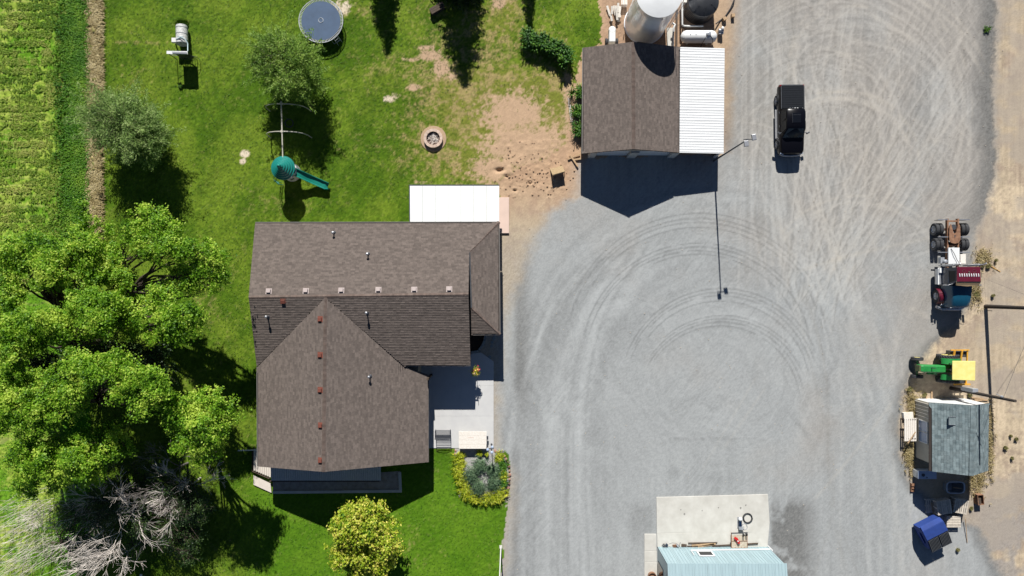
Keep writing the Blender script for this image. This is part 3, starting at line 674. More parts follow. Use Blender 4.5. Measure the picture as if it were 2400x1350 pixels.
# ---------------------------------------------------------------- garage
go = P(1530, 240); gar = root('garage', 'brown shingled two door garage with a white metal lean-to roof', 'garage', go)
a1 = P(1366, 112, 2.3); a2 = P(1484.5, 98, 3.72); a3 = P(1485, 349.5, 3.72); a4 = P(1364, 360, 2.3); b1 = P(1594, 110, 2.42); b2 = P(1592.5, 358, 2.42)
c1 = P(1698.5, 113, 2.08); c2_ = P(1696, 360, 2.08)
mb = MB(go); mb.slab([p-Vector((0, 0, .05)) for p in (a1, a2, a3, a4)], .12); mb.slab([p-Vector((0, 0, .05)) for p in (a2, b1, b2, a3)], .12); gr_ = mb.build('roof', M['deckboard'], gar)
shingles([a1, a2, a3, a4], (0, 1), go, seed=8, m=S_, parent=gr_); shingles([a2, b1, b2, a3], (0, 1), go, seed=9, m=S_, parent=gr_)
caps(a2, a3, go, gr_, M['ridgecap'])
eave([(a1, a4)], go, gr_, M['fasciag'], w=.06)
npan = 10
m_ = MB(go); m_.slab([q-Vector((0, 0, .035)) for q in (b1, c1, c2_, b2)], .03); m_.build('lean_to_light_block', M['wood'], gar)  # added sheet stops light leaking through the panel gaps
for i in range(npan):
    t0, t1 = i/npan, (i+1)/npan; e = .0008
    L0, L1 = b1.lerp(b2, t0+e), b1.lerp(b2, t1-e); R0, R1 = c1.lerp(c2_, t0+e), c1.lerp(c2_, t1-e)
    dz = Vector((0, 0, .0)); m_ = MB(go); m_.slab([L0, R0, R1, L1], .03)
    for j in range(4):
        t = (j+.5)/4; m_.beam(L0.lerp(L1, t)+Vector((0, 0, .008)), R0.lerp(R1, t)+Vector((0, 0, .008)), .04, .02)
    m_.build('roof_panel', M['whitemetal'], gar)
w = MB(go); X0, X1, Y0, Y1 = G(1378, 0).x, G(1578, 0).x, G(0, 366).y, G(0, 134).y
w.add([(X0, Y1, 0), (X0, Y0, 0), (X0, Y0, 2.3), (X0, Y1, 2.3)], [(0, 1, 2, 3)]); w.add([(X1, Y1, 0), (X1, Y0, 0), (X1, Y0, 2.3), (X1, Y1, 2.3)], [(0, 1, 2, 3)])
w.add([(X0, Y1, 0), (X1, Y1, 0), (X1, Y1, 2.35), ((X0+X1)/2, Y1, 3.6), (X0, Y1, 2.3)], [(0, 1, 2, 3, 4)])
w.add([(X0, Y0, 2.15), (X1, Y0, 2.15), (X1, Y0, 2.35), ((X0+X1)/2, Y0, 3.6), (X0, Y0, 2.3)], [(0, 1, 2, 3, 4)])
w.build('wall', M['wall'], gar)
for xx in (X0+.25, (X0+X1)/2, X1-.25):
    mb = MB(go); mb.box((xx, Y0-.02, 1.07), (.55 if xx != (X0+X1)/2 else .7, .3, 2.15)); mb.build('pillar', M['concrete'], gar)
for xx in ((X0*3+X1)/4+.05, (X0+X1*3)/4-.05):
    mb = MB(go)
    for k in range(4): mb.box((xx, Y0+.08, .27+k*.53), (2.9, .05, .52))
    mb.build('garage_door', M['white'], gar)
mb = MB(go)
for (x, y) in ((1690, 357), (1690, 240), (1690, 122)): q = P(x, y, 2.0); mb.box((q.x, q.y, 1.0), (.12, .12, 2.0))
mb.build('lean_to_post', M['white'], gar)
mb = MB(go); q = P(1693, 240, 2.0); q0 = P(1693, 118, 2); q1 = P(1693, 356, 2); mb.beam((q.x, q0.y, .55), (q.x, q1.y, .55), .05, 1.1); mb.build('lean_to_wall', M['wall'], gar)
# ---------------------------------------------------------------- lamp post by the garage
lp = G(1673, 377); L_ = root('yard_lamp', 'tall thin dark yard lamp post with two floodlight heads at the garage corner', 'lamp post', lp)
mb = MB(); mb.tube([(0, 0, 0), (0, 0, 8.3)], .075, 10, r2=.05); mb.build('pole', M['steel'], L_, True)
mb = MB(); mb.tube([(-.3, 0, 8.25), (.45, .02, 8.25)], .03, 6); mb.build('crossarm', M['steel'], L_)
for (x, y, rz) in ((.42, .15, .2), (-.12, -.3, .1)):
    mb = MB((0, 0, 0)); mb.box((x, y, 8.32), (.34, .46, .12), rz, taper=.85); h = mb.build('lamp_head', M['alu'], L_, bevel=.02)
# ---------------------------------------------------------------- grey shed at right
so_ = G(2190, 1020); sh = root('grey_shed', 'small cream sided shed with weathered grey green shingle roof', 'shed', so_)
r1 = P(2177.5, 943, 2.58); r2_ = P(2281, 950, 4.08); r3 = P(2277, 1115.5, 4.08); r4 = P(2178, 1104, 2.58); q1_ = P(2319, 945, 2.55); q2_ = P(2316, 1103, 2.55)
mb = MB(so_); mb.slab([p-Vector((0, 0, .03)) for p in (r1, r2_, r3, r4)], .04); mb.slab([p-Vector((0, 0, .03)) for p in (r2_, q1_, q2_, r3)], .04); rf = mb.build('roof', M['deckboard'], sh)
shingles([r1, r2_, r3, r4], (0, 1), so_, course=.2, tabw=.34, lift=.03, seed=11, single=300, m=M['shinglegrey'], parent=rf)
shingles([r2_, q1_, q2_, r3], (0, 1), so_, course=.2, tabw=.34, lift=.03, seed=12, m=M['shinglegrey'], parent=rf)
caps(r2_, r3, so_, rf, M['shinglegrey'], w=.36, z=.05)
hp = P(2230.5, 985, 3.3); mb = MB(so_)
hz_ = planez([r1, r2_, r3, r4], hp.x, hp.y)+.12
mb.box((hp.x, hp.y, hz_-.06), (.7, .62, .12), taper=.98); mb.build('roof_hatch', M['shinglegrey'], sh)
mb = MB(so_)
for a_, b__ in (((-.35, -.31), (-.35, .31)), ((.35, -.31), (.35, .31)), ((-.35, .31), (.35, .31)), ((-.35, -.31), (.35, -.31))): mb.beam((hp.x+a_[0], hp.y+a_[1], hz_+.02), (hp.x+b__[0], hp.y+b__[1], hz_+.02), .03, .03)
mb.build('hatch_trim', M['alu'], sh)
wx0 = G(2143, 0).x; wx1 = G(2258, 0).x; wy1 = G(0, 934).y; wy0 = G(0, 1070).y; mx_ = (r2_.x+r3.x)/2
wx1 = 2*mx_-wx0
# west wall boards, each a part
ncb = 13
for k in range(ncb):
    z0 = k*2.45/ncb; z1 = (k+1)*2.45/ncb; mb = MB(so_)
    mb.add([(wx0, wy1, z0), (wx0, wy0, z0), (wx0-.025, wy0, z0), (wx0-.025, wy1, z0), (wx0, wy1, z1), (wx0, wy0, z1), (wx0-.008, wy0, z1), (wx0-.008, wy1, z1)], [(0, 1, 2, 3), (4, 7, 6, 5), (3, 2, 6, 7), (2, 1, 5, 6), (0, 3, 7, 4)])
    mb.build('siding_board', M['cream'], sh)
mb = MB(so_)
mb.add([(wx0, wy1, 0), (wx1, wy1, 0), (wx1, wy1, 2.5), (mx_, wy1, 3.95), (wx0, wy1, 2.5)], [(0, 1, 2, 3, 4)])
mb.add([(wx0, wy0, 0), (wx1, wy0, 0), (wx1, wy0, 2.5), (mx_, wy0, 3.95), (wx0, wy0, 2.5)], [(0, 1, 2, 3, 4)])
mb.add([(wx1, wy0, 0), (wx1, wy1, 0), (wx1, wy1, 2.5), (wx1, wy0, 2.5)], [(0, 1, 2, 3)]); mb.add([(wx0+.01, wy0, 0), (wx0+.01, wy1, 0), (wx0+.01, wy1, 2.5), (wx0+.01, wy0, 2.5)], [(0, 1, 2, 3)])
mb.build('wall', M['white'], sh)
wc = (wx0-.03, P(0, 1012, 1.4).y, 1.35)
window(so_, sh, (wc[0], wc[1]+.44, 1.35), (0, .85, 0), 1.1, (-1, 0, 0), 'glass', .09); window(so_, sh, (wc[0], wc[1]-.44, 1.35), (0, .85, 0), 1.1, (-1, 0, 0), 'glass', .09)
mb = MB(so_)
for k in range(6):
    y = wy1-.15-k*.28; mb.beam((wx0-.05, y, .1), (wx0-.05, y-.0, 2.3), .06, .03)
mb.build('batten', M['whitewood'], sh)
# ---------------------------------------------------------------- blue steel workshop at the bottom edge
wo_ = G(1680, 1400); ws = root('metal_workshop', 'pale blue ribbed steel workshop at the bottom edge behind the concrete pad', 'workshop', wo_)
nx0, nx1 = G(1541, 0).x, G(1799, 0).x; ny = G(0, 1281).y; sy = ny-16; zt = 3.9
N_w = 9; wd = (nx1-nx0)/N_w; winp = (4, 5)
for i in range(N_w):
    x0 = nx0+i*wd+.008; x1 = nx0+(i+1)*wd-.008; mb = MB(wo_)
    mb.box(((x0+x1)/2, ny-.02, zt/2), (x1-x0, .04, zt))
    for j in range(4): mb.box((x0+(j+.5)*(x1-x0)/4, ny+.015, zt/2), (.05, .035, zt))
    mb.build('wall_panel', M['bluemetal'], ws)
ov = .15; ridge_y = ny-8; zr = 5.4
ex0, ex1 = nx0-.05, nx1+.05
for i in range(N_w*1):
    x0 = ex0+i*(ex1-ex0)/N_w+.006; x1 = ex0+(i+1)*(ex1-ex0)/N_w-.006; mb = MB(wo_)
    mb.slab([(x0, ny+ov, zt), (x1, ny+ov, zt), (x1, ridge_y, zr), (x0, ridge_y, zr)], .03)
    for j in range(4):
        xx = x0+(j+.5)*(x1-x0)/4; mb.beam((xx, ny+ov, zt+.02), (xx, ridge_y, zr+.02), .06, .05)
    mb.build('roof_panel', M['bluemetal'], ws)
mb = MB(wo_); mb.slab([(ex0, ridge_y, zr), (ex1, ridge_y, zr), (ex1, sy, zt), (ex0, sy, zt)], .03); mb.build('roof_panel', M['bluemetal'], ws)
mb = MB(wo_); mb.add([(nx0, ny-.05, 0), (nx0, sy, 0), (nx0, sy, zt-.05), (nx0, ridge_y, zr-.1), (nx0, ny-.05, zt-.05)], [(0, 1, 2, 3, 4)])
mb.add([(nx1, ny-.05, 0), (nx1, sy, 0), (nx1, sy, zt-.05), (nx1, ridge_y, zr-.1), (nx1, ny-.05, zt-.05)], [(0, 1, 2, 3, 4)]); mb.add([(nx0, sy, 0), (nx1, sy, 0), (nx1, sy, zt), (nx0, sy, zt)], [(0, 1, 2, 3)])
mb.build('wall', M['bluemetal'], ws)
wxc = G(1670, 0).x
window(wo_, ws, (wxc-1.05, ny+.05, 1.7), (1.15, 0, 0), .95, (0, 1, 0), 'darkglass', .12)
mb = MB(wo_); mb.beam((nx0+2.5, ny+.07, 1.0), (nx1-.05, ny+.07, .75), .07, .09); mb.beam((nx0+2.5, ny+.07, 1.0), (nx0+2.5, ny+.07, 2.0), .06, .06, (0, 1, 0)); mb.beam((nx1+.02, ny+.05, 0), (nx1+.02, ny+.05, 1.0), .08, .08, (0, 1, 0)); mb.build('trim', M['white'], ws)
mb = MB(wo_); mb.box((nx0-.02, ny-1.6, 1.25), (.06, 1.1, 1.9)); mb.build('door', M['darkglass'], ws)
# ================================================================ SLABS, DECK, PATIO
def structslab(name, poly, z, m, parent=None, pieces=None, piece='slab_panel', z0=-.1):
    pts = [G(*p) for p in poly]; cx_ = sum(p.x for p in pts)/len(pts); cy_ = sum(p.y for p in pts)/len(pts)
    base = MB((cx_, cy_, 0)); base.prism([(p.x, p.y) for p in pts], z0, z-.012)
    o = base.build(name, m, None, loc=(cx_, cy_, 0)); o['kind'] = 'structure'
    for pc_ in pieces or []:
        q = [G(*p) for p in pc_]; ccx = sum(p.x for p in q)/len(q); ccy = sum(p.y for p in q)/len(q)
        qq = [(p.x+(ccx-p.x)/abs(math.hypot(ccx-p.x, ccy-p.y))*.012, p.y+(ccy-p.y)/abs(math.hypot(ccx-p.x, ccy-p.y))*.012) for p in q]
        mb = MB((cx_, cy_, 0)); mb.prism(qq, z-.03, z); mb.build(piece, m, o, bevel=.006)
    return o
structslab('patio', [(978, 850), (1100, 838), (1108, 828), (1127, 826), (1157, 847), (1157, 1050), (978, 1050)], .07, M['patio'], pieces=[
    [(978, 850), (1082, 846), (1082, 904), (978, 904)], [(1082, 846), (1108, 828), (1127, 826), (1157, 847), (1157, 904), (1082, 904)],
    [(978, 904), (1082, 904), (1082, 975), (978, 975)], [(1082, 904), (1157, 904), (1157, 975), (1082, 975)],
    [(978, 975), (1082, 975), (1082, 1050), (978, 1050)], [(1082, 975), (1157, 975), (1157, 1050), (1082, 1050)]])
structslab('side_walk', [(1150, 463), (1193, 463), (1193, 547), (1150, 547)], .16, M['pink'], pieces=[[(1150, 463), (1193, 463), (1193, 547), (1150, 547)]])
structslab('concrete_pad', [(1538, 1165), (1799, 1158), (1803, 1225), (1798, 1281), (1540, 1281)], .09, M['concrete'], pieces=
    [[(1538+s*87, 1165-s*2.3), (1538+(s+1)*87, 1165-(s+1)*2.3), (1539+(s+1)*87, 1246), (1539+s*87, 1249)] for s in range(3)] + [[(1540+s*86, 1249-s), (1540+(s+1)*86, 1248-s), (1540+(s+1)*86, 1281), (1540+s*86, 1281)] for s in range(3)])
structslab('concrete_walk', [(1510, 1251), (1538, 1251), (1538, 1440), (1510, 1440)], .08, M['concrete'], pieces=[[(1510, 1251), (1538, 1251), (1538, 1290), (1510, 1290)], [(1511, 1291), (1539, 1291), (1539, 1316), (1511, 1316)], [(1511, 1317), (1540, 1317), (1540, 1440), (1511, 1440)]])
# stains on the concrete pad are real oil spots: thin irregular patches
M['stain'] = mat('oil stained concrete', C(150, 148, 142), .8, .12, 6)
sto = MB(G(1670, 1210))
for (x, y, r) in ((1603, 1204, 2.6), (1595, 1194, 1.6), (1645, 1196, 1.6), (1683, 1189, 1.8), (1735, 1190, 2.8), (1747, 1183, 2)):
    pts = [G(x+r*math.cos(t)*rnd.uniform(.6, 1.2), y+r*math.sin(t)*rnd.uniform(.6, 1.2)) for t in np.linspace(0, 5.8, 11)]
    sto.add([(p.x, p.y, .0945) for p in pts], [tuple(range(len(pts)))])
s_o = sto.build('oil_stains', M['stain'], None, loc=G(1670, 1210)); s_o['kind'] = 'stuff'
# ---- porch deck south of the house
do = G(760, 1100); dk = root('wooden_deck', 'grey plank deck under the farmhouse south gable, its left boards in a painted sunlit tone', 'deck', do)
zz = .42
x = 594.0; i = 0
meshcache = {}
while x < 888:
    x2 = x+5.15; pale = x < 631  # boards in the sun take the lit plank copy
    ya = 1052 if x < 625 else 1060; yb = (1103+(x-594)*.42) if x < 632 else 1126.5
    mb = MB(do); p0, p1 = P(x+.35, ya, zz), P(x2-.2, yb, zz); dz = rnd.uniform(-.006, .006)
    mb.box(((p0.x+p1.x)/2, (p0.y+p1.y)/2, zz-.02+dz), (p1.x-p0.x, p0.y-p1.y, .04)); mb.build('deck_board', M['planksunlit' if pale else 'plank'], dk); x = x2; i += 1
mb = MB(do); a_ = P(592, 1052, .3); b__ = P(888, 1127, .3)
mb.beam(P(632, 1127.5, .28), P(889, 1127.5, .28), .05, .26); mb.beam(P(592.5, 1052, .28), P(592.5, 1104, .28), .05, .26); mb.beam(P(592.5, 1104, .28), P(632, 1121, .28), .05, .26); mb.beam(P(889.5, 1062, .28), P(889.5, 1127, .28), .05, .26); mb.build('rim_joist', M['wooddark'], dk)
mb = MB(do); mb.slab([P(594, 1114, .14), P(634, 1134, .14), P(636, 1155, .14), P(594, 1136, .14)], .12); mb.build('step', M['planksunlit'], dk)
st_o = G(790, 1150); kb = MB(st_o); kb.beam(G(640, 1153)+Vector((0, 0, .08)), G(942, 1150)+Vector((0, 0, .08)), .22, .16); kb.beam(G(939, 1147)+Vector((0, 0, .083)), G(937, 1106)+Vector((0, 0, .083)), .22, .16)
tag(kb.build('curb', M['concrete'], None, loc=st_o), kind='structure')
db = MB(st_o); db.prism([tuple(G(*p))[:2] for p in ((640, 1122), (938, 1104), (938, 1150), (640, 1152))], -.05, .055); tag(db.build('soil_bed', mat('dusty grey soil', C(150, 140, 130), .95, c2=C(190, 182, 172), scale=3, bump=.4), None, loc=st_o), kind='structure')
# ---- entry bed with curved edging and stepping stones
eo = G(1120, 800); eb = MB(eo); eb.prism([tuple(G(*p))[:2] for p in ((1085, 770), (1140, 770), (1137, 790), (1131, 812), (1122, 824), (1085, 828))], -.05, .06); tag(eb.build('entry_bed', M['mulch'], None, loc=eo), kind='structure')
eg = root('bed_edging', 'curved grey stone edging round the shaded bed at the house corner', 'edging', G(1130, 800))
ep = [(1138, 786), (1137, 792), (1135.5, 798), (1133, 804), (1130, 810), (1126.5, 815.5), (1122, 820)]
ep2 = [(1122, 822), (1116, 824), (1110, 825), (1104, 826)]
for pl in (ep, ep2):
    for a_, b__ in zip(pl[:-1], pl[1:]):
        mb = MB(G(1130, 800)); mb.beam(G(*a_).lerp(G(*b__), .04)+Vector((0, 0, .09)), G(*a_).lerp(G(*b__), .96)+Vector((0, 0, .09)), .19, .16); mb.build('block', M['paver'], eg, bevel=.02)
stp = None; sp_lab = ['topmost stepping stone, tucked at the porch eave in shade', 'second stepping stone from the porch eave, half round', 'third stepping stone from the porch eave, wedge shaped', 'fourth stepping stone, mossy and dark, in the shaded strip', 'small round stepping stone nearest the patio corner']
for i, (x, y, r) in enumerate(((1159, 787, 3.5), (1157, 794, 4.2), (1153, 802, 4.2), (1152, 811, 4.2), (1148, 836, 3.8))):
    mb = MB(); pts = [(r/K*math.cos(t)*rnd.uniform(.8, 1.15), r/K*math.sin(t)*rnd.uniform(.8, 1.15)) for t in np.linspace(0, 5.6, 9)]
    mb.prism(pts, -.02, .05); o = mb.build('stepping_stone', M['paver'], None, bevel=.01, loc=G(x, y)); tag(o, sp_lab[i], 'stepping stone', 'stepping stones in the shade east of the house')
# ---- bench
bo = G(1039, 1018); bn = root('garden_bench', 'dark green slatted metal bench on the patio', 'bench', bo)
bw = 1.22
mb = MB()
for s in (-1, 1):
    x = s*bw/2
    for (a_, b__) in (((x, .42, 0), (x, .40, .62)), ((x, -.12, 0), (x, -.2, .95)), ((x, .40, .62), (x, -.14, .66)), ((x, .38, .40), (x, -.12, .40)), ((x, .45, .03), (x, -.3, .03))): mb.tube([a_, b__], .022, 6)
mb.build('frame', M['steel'], bn)
for k in range(8):
    y = .42-k*.07; z = .44-.03*math.sin(k/7*3.1); mb = MB(); mb.box((0, y, z), (bw-.02, .038, .02)); mb.build('seat_slat', M['steel'], bn)
for k in range(4):
    mb = MB(); mb.box((0, -.13-k*.02, .50+k*.12), (bw-.02, .025, .045)); mb.build('back_slat', M['steel'], bn)
mb = MB(); pts = [(-bw/2+bw*t, -.21, .93+.10*math.sin(math.pi*t)) for t in np.linspace(0, 1, 9)]; mb.tube(pts, .022, 6)
for k in range(7):
    c_ = (-.48+k*.16, -.205, .88); mb.tube([(c_[0]+.06*math.cos(t), c_[1], c_[2]+.055*math.sin(t)) for t in np.linspace(0, 6.283, 9)], .012, 4)
mb.build('back_scroll', M['steel'], bn)
# ---- table
to = G(1109, 1027); tb = root('patio_table', 'white weathered plank table on the patio edge above the flower bed', 'table', to)
for k in range(4):
    mb = MB(); mb.box((0, .54-k*.355, .735), (2.28-(.03 if k % 2 else 0), .345, .05)); mb.build('tabletop_board', M['whitewood'], tb, bevel=.008)
for (sx_, sy_) in ((-1, -1), (1, -1), (1, 1), (-1, 1)):
    mb = MB(); mb.beam((sx_*1.05, sy_*.45, 0), (sx_*.95, sy_*.35, .71), .1, .1); mb.build('leg', M['whitewood'], tb)
for y_ in (.12, -.5): mb = MB(); mb.box((1.2, y_, .45), (.14, .3, .05)); mb.build('side_bracket', M['steel'], tb)
mb = MB(); mb.box((-.15, .22, .762), (.5, .035, .004), .05); mb.build('rust_mark', M['pink'], tb)
# ---- triple globe lamp
lo = G(1152, 1041); lm = root('globe_lamp', 'slim garden lamp post with three pale globes at the table corner', 'lamp post', lo)
mb = MB(); mb.tube([(0, 0, 0), (0, 0, 1.9)], .03, 8); mb.lathe([(.12, 0), (.05, .15)], n=12)
for (dx_, dy_) in ((-.25, 0), (.08, -.22), (.12, .2)): mb.tube([(0, 0, 1.7), (dx_*.6, dy_*.6, 1.65), (dx_, dy_, 1.82)], .018, 6)
mb.build('post', M['steel'], lm)
for (dx_, dy_) in ((-.25, 0), (.08, -.22), (.12, .2)):
    mb = MB(); mb.lathe([(.03, -.11), (.09, -.07), (.12, 0), (.09, .08), (.02, .115)], (dx_, dy_, 1.95), 14); mb.build('globe', M['glass'], lm, True)
# ---- tall white pole at lawn edge, rails, posts
fo = G(1174, 1281); fp = root('flagpole', 'tall white pole standing at the lawn edge beside the gravel drive', 'pole', fo)
mb = MB(); mb.tube([(0, 0, 0), (0, 0, 7.5)], .055, 8, r2=.04); mb.build('shaft', M['pvc'], fp, True); mb = MB(); mb.box((0, 0, .05), (.25, .25, .1)); mb.build('base', M['concrete'], fp)
do2 = P(579, 1055.5, 0); mb = MB(do2); mb.tube([P(558, 1056, .35), P(601, 1054.5, .45)], .05, 8); mb.tube([P(559, 1056, 0), P(559, 1056, .35)], .04, 6)
tag(mb.build('downspout', M['pvc'], None, True, loc=do2), 'white downspout extension sticking out west from the house wall', 'pipe')
do3 = G(338, 1345); mb = MB(do3); mb.box((do3.x, do3.y-.3, .5), (.16, .95, .12)); mb.box((do3.x, do3.y-.2, .22), (.1, .1, .44))
tag(mb.build('white_rail', M['pvc'], None, loc=do3), 'short white rail in tree shade at the bottom edge', 'rail')
# ================================================================ TANKS
to = Vector((346*.898/K, 689*.898/K, 0))
wt = root('white_tank', 'tall white steel storage tank towering behind the brown garage', 'tank', to)
Rt = 53*.898/K; ht = 5.75
mb = MB()
prof = [(Rt+.04, 0), (Rt+.04, .12), (Rt, .13)]
for k in range(1, 5): prof += [(Rt, k*ht/5-.02), (Rt+.0015, k*ht/5), (Rt, k*ht/5+.02)]
prof += [(Rt, ht-.04), (Rt+.03, ht)]
mb.lathe(prof, n=64, cap=False); mb.build('shell', M['tanksteel'], wt, True)
mb = MB(); mb.lathe([(Rt+.03, ht), (Rt*.7, ht+.14), (Rt*.3, ht+.24), (.02, ht+.28)], n=64, cap=False); mb.build('tank_top', M['white'], wt, True)
mb = MB(); mb.lathe([(.17, ht), (.17, ht+.42), (.2, ht+.44), (.2, ht+.5), (.02, ht+.52)], (.78, .35, 0), 16); mb.build('vent_cap', M['navy'], wt, True)
mb = MB()
for s in (-.16, .16): mb.tube([(Rt+.12, s-.6, .2), (Rt+.12, s-.6, ht+.1)], .018, 6)
for k in range(18): mb.tube([(Rt+.12, -.76, .4+k*.3), (Rt+.12, -.44, .4+k*.3)], .012, 5)
mb.build('ladder', M['galv'], wt)
mb = MB(); mb.tube([(-Rt-.03, -.45, .3), (-Rt-.12, -.5, .6)], .03, 6); mb.tube([(.25, -Rt*1.0-.02, ht-.2), (.25, -Rt*1.0-.12, ht-.15)], .03, 6); mb.build('bracket', M['steel'], wt)
bo_ = Vector((452*.965/K, 673*.97/K, 0)); bt = root('black_tank', 'squat black plastic water tank right of the tall white tank', 'tank', bo_)
Rb = 37*.97/K; mb = MB(); pr = [(Rb, 0)]
for k in range(6): pr += [(Rb, .12+k*.24), (Rb-.025, .15+k*.24), (Rb-.025, .2+k*.24), (Rb, .23+k*.24)]
pr += [(Rb, 1.55), (Rb-.05, 1.65)]
mb.lathe(pr, n=48, cap=False); mb.build('shell', M['tankblack'], bt, True)
mb = MB(); mb.lathe([(Rb-.05, 1.65), (Rb*.7, 1.88), (Rb*.35, 2.0), (.02, 2.04)], n=48, cap=False)
for a_ in np.linspace(.4, 6.6, 8)[:-1]: mb.beam((Rb*.5*math.cos(a_), Rb*.5*math.sin(a_), 1.97), (Rb*.93*math.cos(a_), Rb*.93*math.sin(a_), 1.72), .07, .05)
mb.build('dome', M['tankblack'], bt, True)
mb = MB(); mb.lathe([(.24, 0), (.24, .1), (.2, .13), (.02, .13)], (-.75, .25, 1.8), 16); mb.tube([(-.95, .25, 1.95), (-.55, .25, 1.95)], .03, 6); mb.build('lid', M['galv'], bt, True)
# propane tank
po_ = P(1637, 87, .7); po_.z = 0; pt = root('propane_tank', 'white horizontal propane tank behind the white lean-to roof', 'tank', po_)
mb = MB(); rr = .5; Lh = 1.0; pr = [(.01, -Lh-.48)]+[(rr*math.sin(t), -Lh-.48*math.cos(t)) for t in np.linspace(.25, 1.57, 7)]+[(rr*math.sin(t), Lh+.48*math.cos(t)) for t in np.linspace(1.57, .25, 7)]+[(.01, Lh+.48)]
mb.lathe(pr, (0, 0, .78), 32, Matrix.Rotation(math.pi/2, 4, 'Y')); mb.build('shell', M['white'], pt, True)
mb = MB(); mb.lathe([(.2, 1.2), (.2, 1.36), (.02, 1.42)], (.65, .1, 0), 16)
for x in (-.8, -.35): mb.tube([(x, .05, 1.25), (x, .05, 1.34)], .03, 6)
mb.build('valve_dome', M['galv'], pt, True)
for s in (-1, 1):
    mb = MB(); mb.box((s*.8, 0, .16), (.12, .8, .34)); mb.build('saddle', M['concrete'], pt)
mb = MB(); mb.tube([(.65, .05, 1.36), (.45, -.2, 1.4), (.25, -.6, .9), (.2, -.9, .1), (.1, -1.1, .05)], .022, 6); mb.tube([(.7, .05, 1.36), (1.0, -.3, 1.2), (1.2, -.7, .6), (1.1, -1.0, .05), (1.5, -1.1, .04)], .022, 6); mb.build('hose', M['rubber'], pt, True)
pm = root('pump', 'grey pump fitting standing at the right end of the propane tank', 'pump', G(1686, 76))
mb = MB(); mb.tube([(-.2, 0, .45), (.2, 0, .45)], .14, 12); mb.box((.02, -.12, .25), (.4, .3, .4)); mb.build('housing', M['galv'], pm, True); mb = MB(); mb.lathe([(.11, .5), (.11, .72), (.02, .76)], (.08, .12, 0), 12); mb.build('motor', M['pvc'], pm, True)
# pvc plumbing
pv = root('white_pipework', 'white plastic pipe running down between the two tanks and turning right', 'pipe', G(1600, 30))
o0 = G(1600, 30)
mb = MB(o0); mb.tube([P(1599, -20, .9), P(1599, 58, .9), P(1604, 61, .9), P(1648, 61.5, .8)], .075, 10); mb.build('pipe', M['pvc'], pv, True)
mb = MB(o0); mb.tube([P(1600, 22, .9), P(1608, 22, .6), P(1608, 22, 0)], .06, 8); mb.box(P(1606, 4, 1.0), (.35, .3, .5)); mb.tube([P(1601, 61, .9), P(1601, 61, 0)], .07, 8); mb.build('standpipe', M['whitewood'], pv, True)
f2 = root('pipe_tee', 'white pipe tee on thin legs right of the tall tank base', 'pipe', G(1578, 70))
o0 = G(1578, 70); mb = MB(o0); mb.tube([P(1576, 54, .9), P(1582, 58, .9), P(1579, 66, .9), P(1579, 74, .8)], .09, 10); mb.build('pipe', M['pvc'], f2, True); mb = MB(o0); mb.tube([P(1579, 62, .9), P(1579, 62, 0)], .05, 8); mb.tube([P(1579, 74, .8), P(1578, 112, .2)], .04, 8); mb.build('downpipe', M['galv'], f2, True)
tm = G(1585, 60); mb = MB(tm); mb.beam(P(1586, 10, .1), P(1585, 112, .1), .14, .2)
tag(mb.build('railway_sleeper', M['wooddark'], None, loc=tm), 'long dark timber lying between the tall tank and the pipes', 'timber')
tm = G(1570, 90); mb = MB(tm); mb.prism([tuple(G(*p))[:2] for p in ((1562, 66), (1577, 66), (1577, 118), (1564, 118))], 0, .12)
tag(mb.build('tank_footing', M['concrete'], None, loc=tm), kind='structure')
# black hose and two blocks
hs = G(1710, 40); mb = MB(hs); mb.tube([P(1724, -20, .3), P(1720, 2, .25), P(1712, 20, .12), P(1700, 38, .06), P(1688, 48, .06), P(1678, 56, .3)], .05, 8)
tag(mb.build('black_hose', M['rubber'], None, True, loc=hs), 'thick black hose curving away from the black tank', 'hose')
for (x, y, r_, l_) in ((1696, 43.5, .6, 'tilted wooden block lying against the black hose'), (1716, 36, .02, 'squared wooden block standing alone by the gravel edge')):
    mb = MB(); mb.box((0, 0, .17), (.27, .27, .34)); o = mb.build('wooden_block', M['wood'], None, bevel=.01, loc=G(x, y+3)); o.rotation_euler[2] = r_; tag(o, l_, 'block', 'wooden blocks by the tanks')
# white fuel cart
fc = root('tank_cart', 'small white tank on a two wheeled cart half hidden behind the garage roof', 'cart', G(1432, 92))
mb = MB(); mb.box((0, 0, .6), (.6, 1.15, .5), taper=.85); mb.lathe([(.30, -.0), (.3, .46), (.22, .5)], (0, .5, .36), 16); mb.build('body', M['white'], fc, bevel=.06)
for s in (-1, 1):
    mb = MB(); mb.lathe([(.12, -.09), (.28, -.09), (.31, -.03), (.31, .03), (.28, .09), (.12, .09)], (s*.43, -.35, .31), 20, Matrix.Rotation(math.pi/2, 4, 'Y')); mb.build('wheel', M['rubber'], fc, True)
# white boards heap
wp = root('board_pile', 'loose heap of weathered white boards on bare soil left of the tall tank', 'boards', G(1440, 35))
for k in range(11):
    x, y = rnd.uniform(-.55, .5), rnd.uniform(-.35, .4); a_ = 1.57+rnd.gauss(.15, .16); l_ = rnd.uniform(.5, .95); mb = MB()
    mb.beam((x-math.cos(a_)*l_/2, y-math.sin(a_)*l_/2, .1+k*.035), (x+math.cos(a_)*l_/2, y+math.sin(a_)*l_/2, .22+k*.04), .17, .07); mb.build('board', M['whitewood'], wp)
wp2 = root('crate', 'small pale crate at the top edge left of the tall tank', 'crate', G(1461, 8))
mb = MB()
for k in range(4): mb.box((-.2+k*.13, 0, .5), (.1, .6, .04)); mb.box((-.2+k*.13, -.3, .25), (.1, .03, .5))
mb.build('slats', M['whitewood'], wp2)

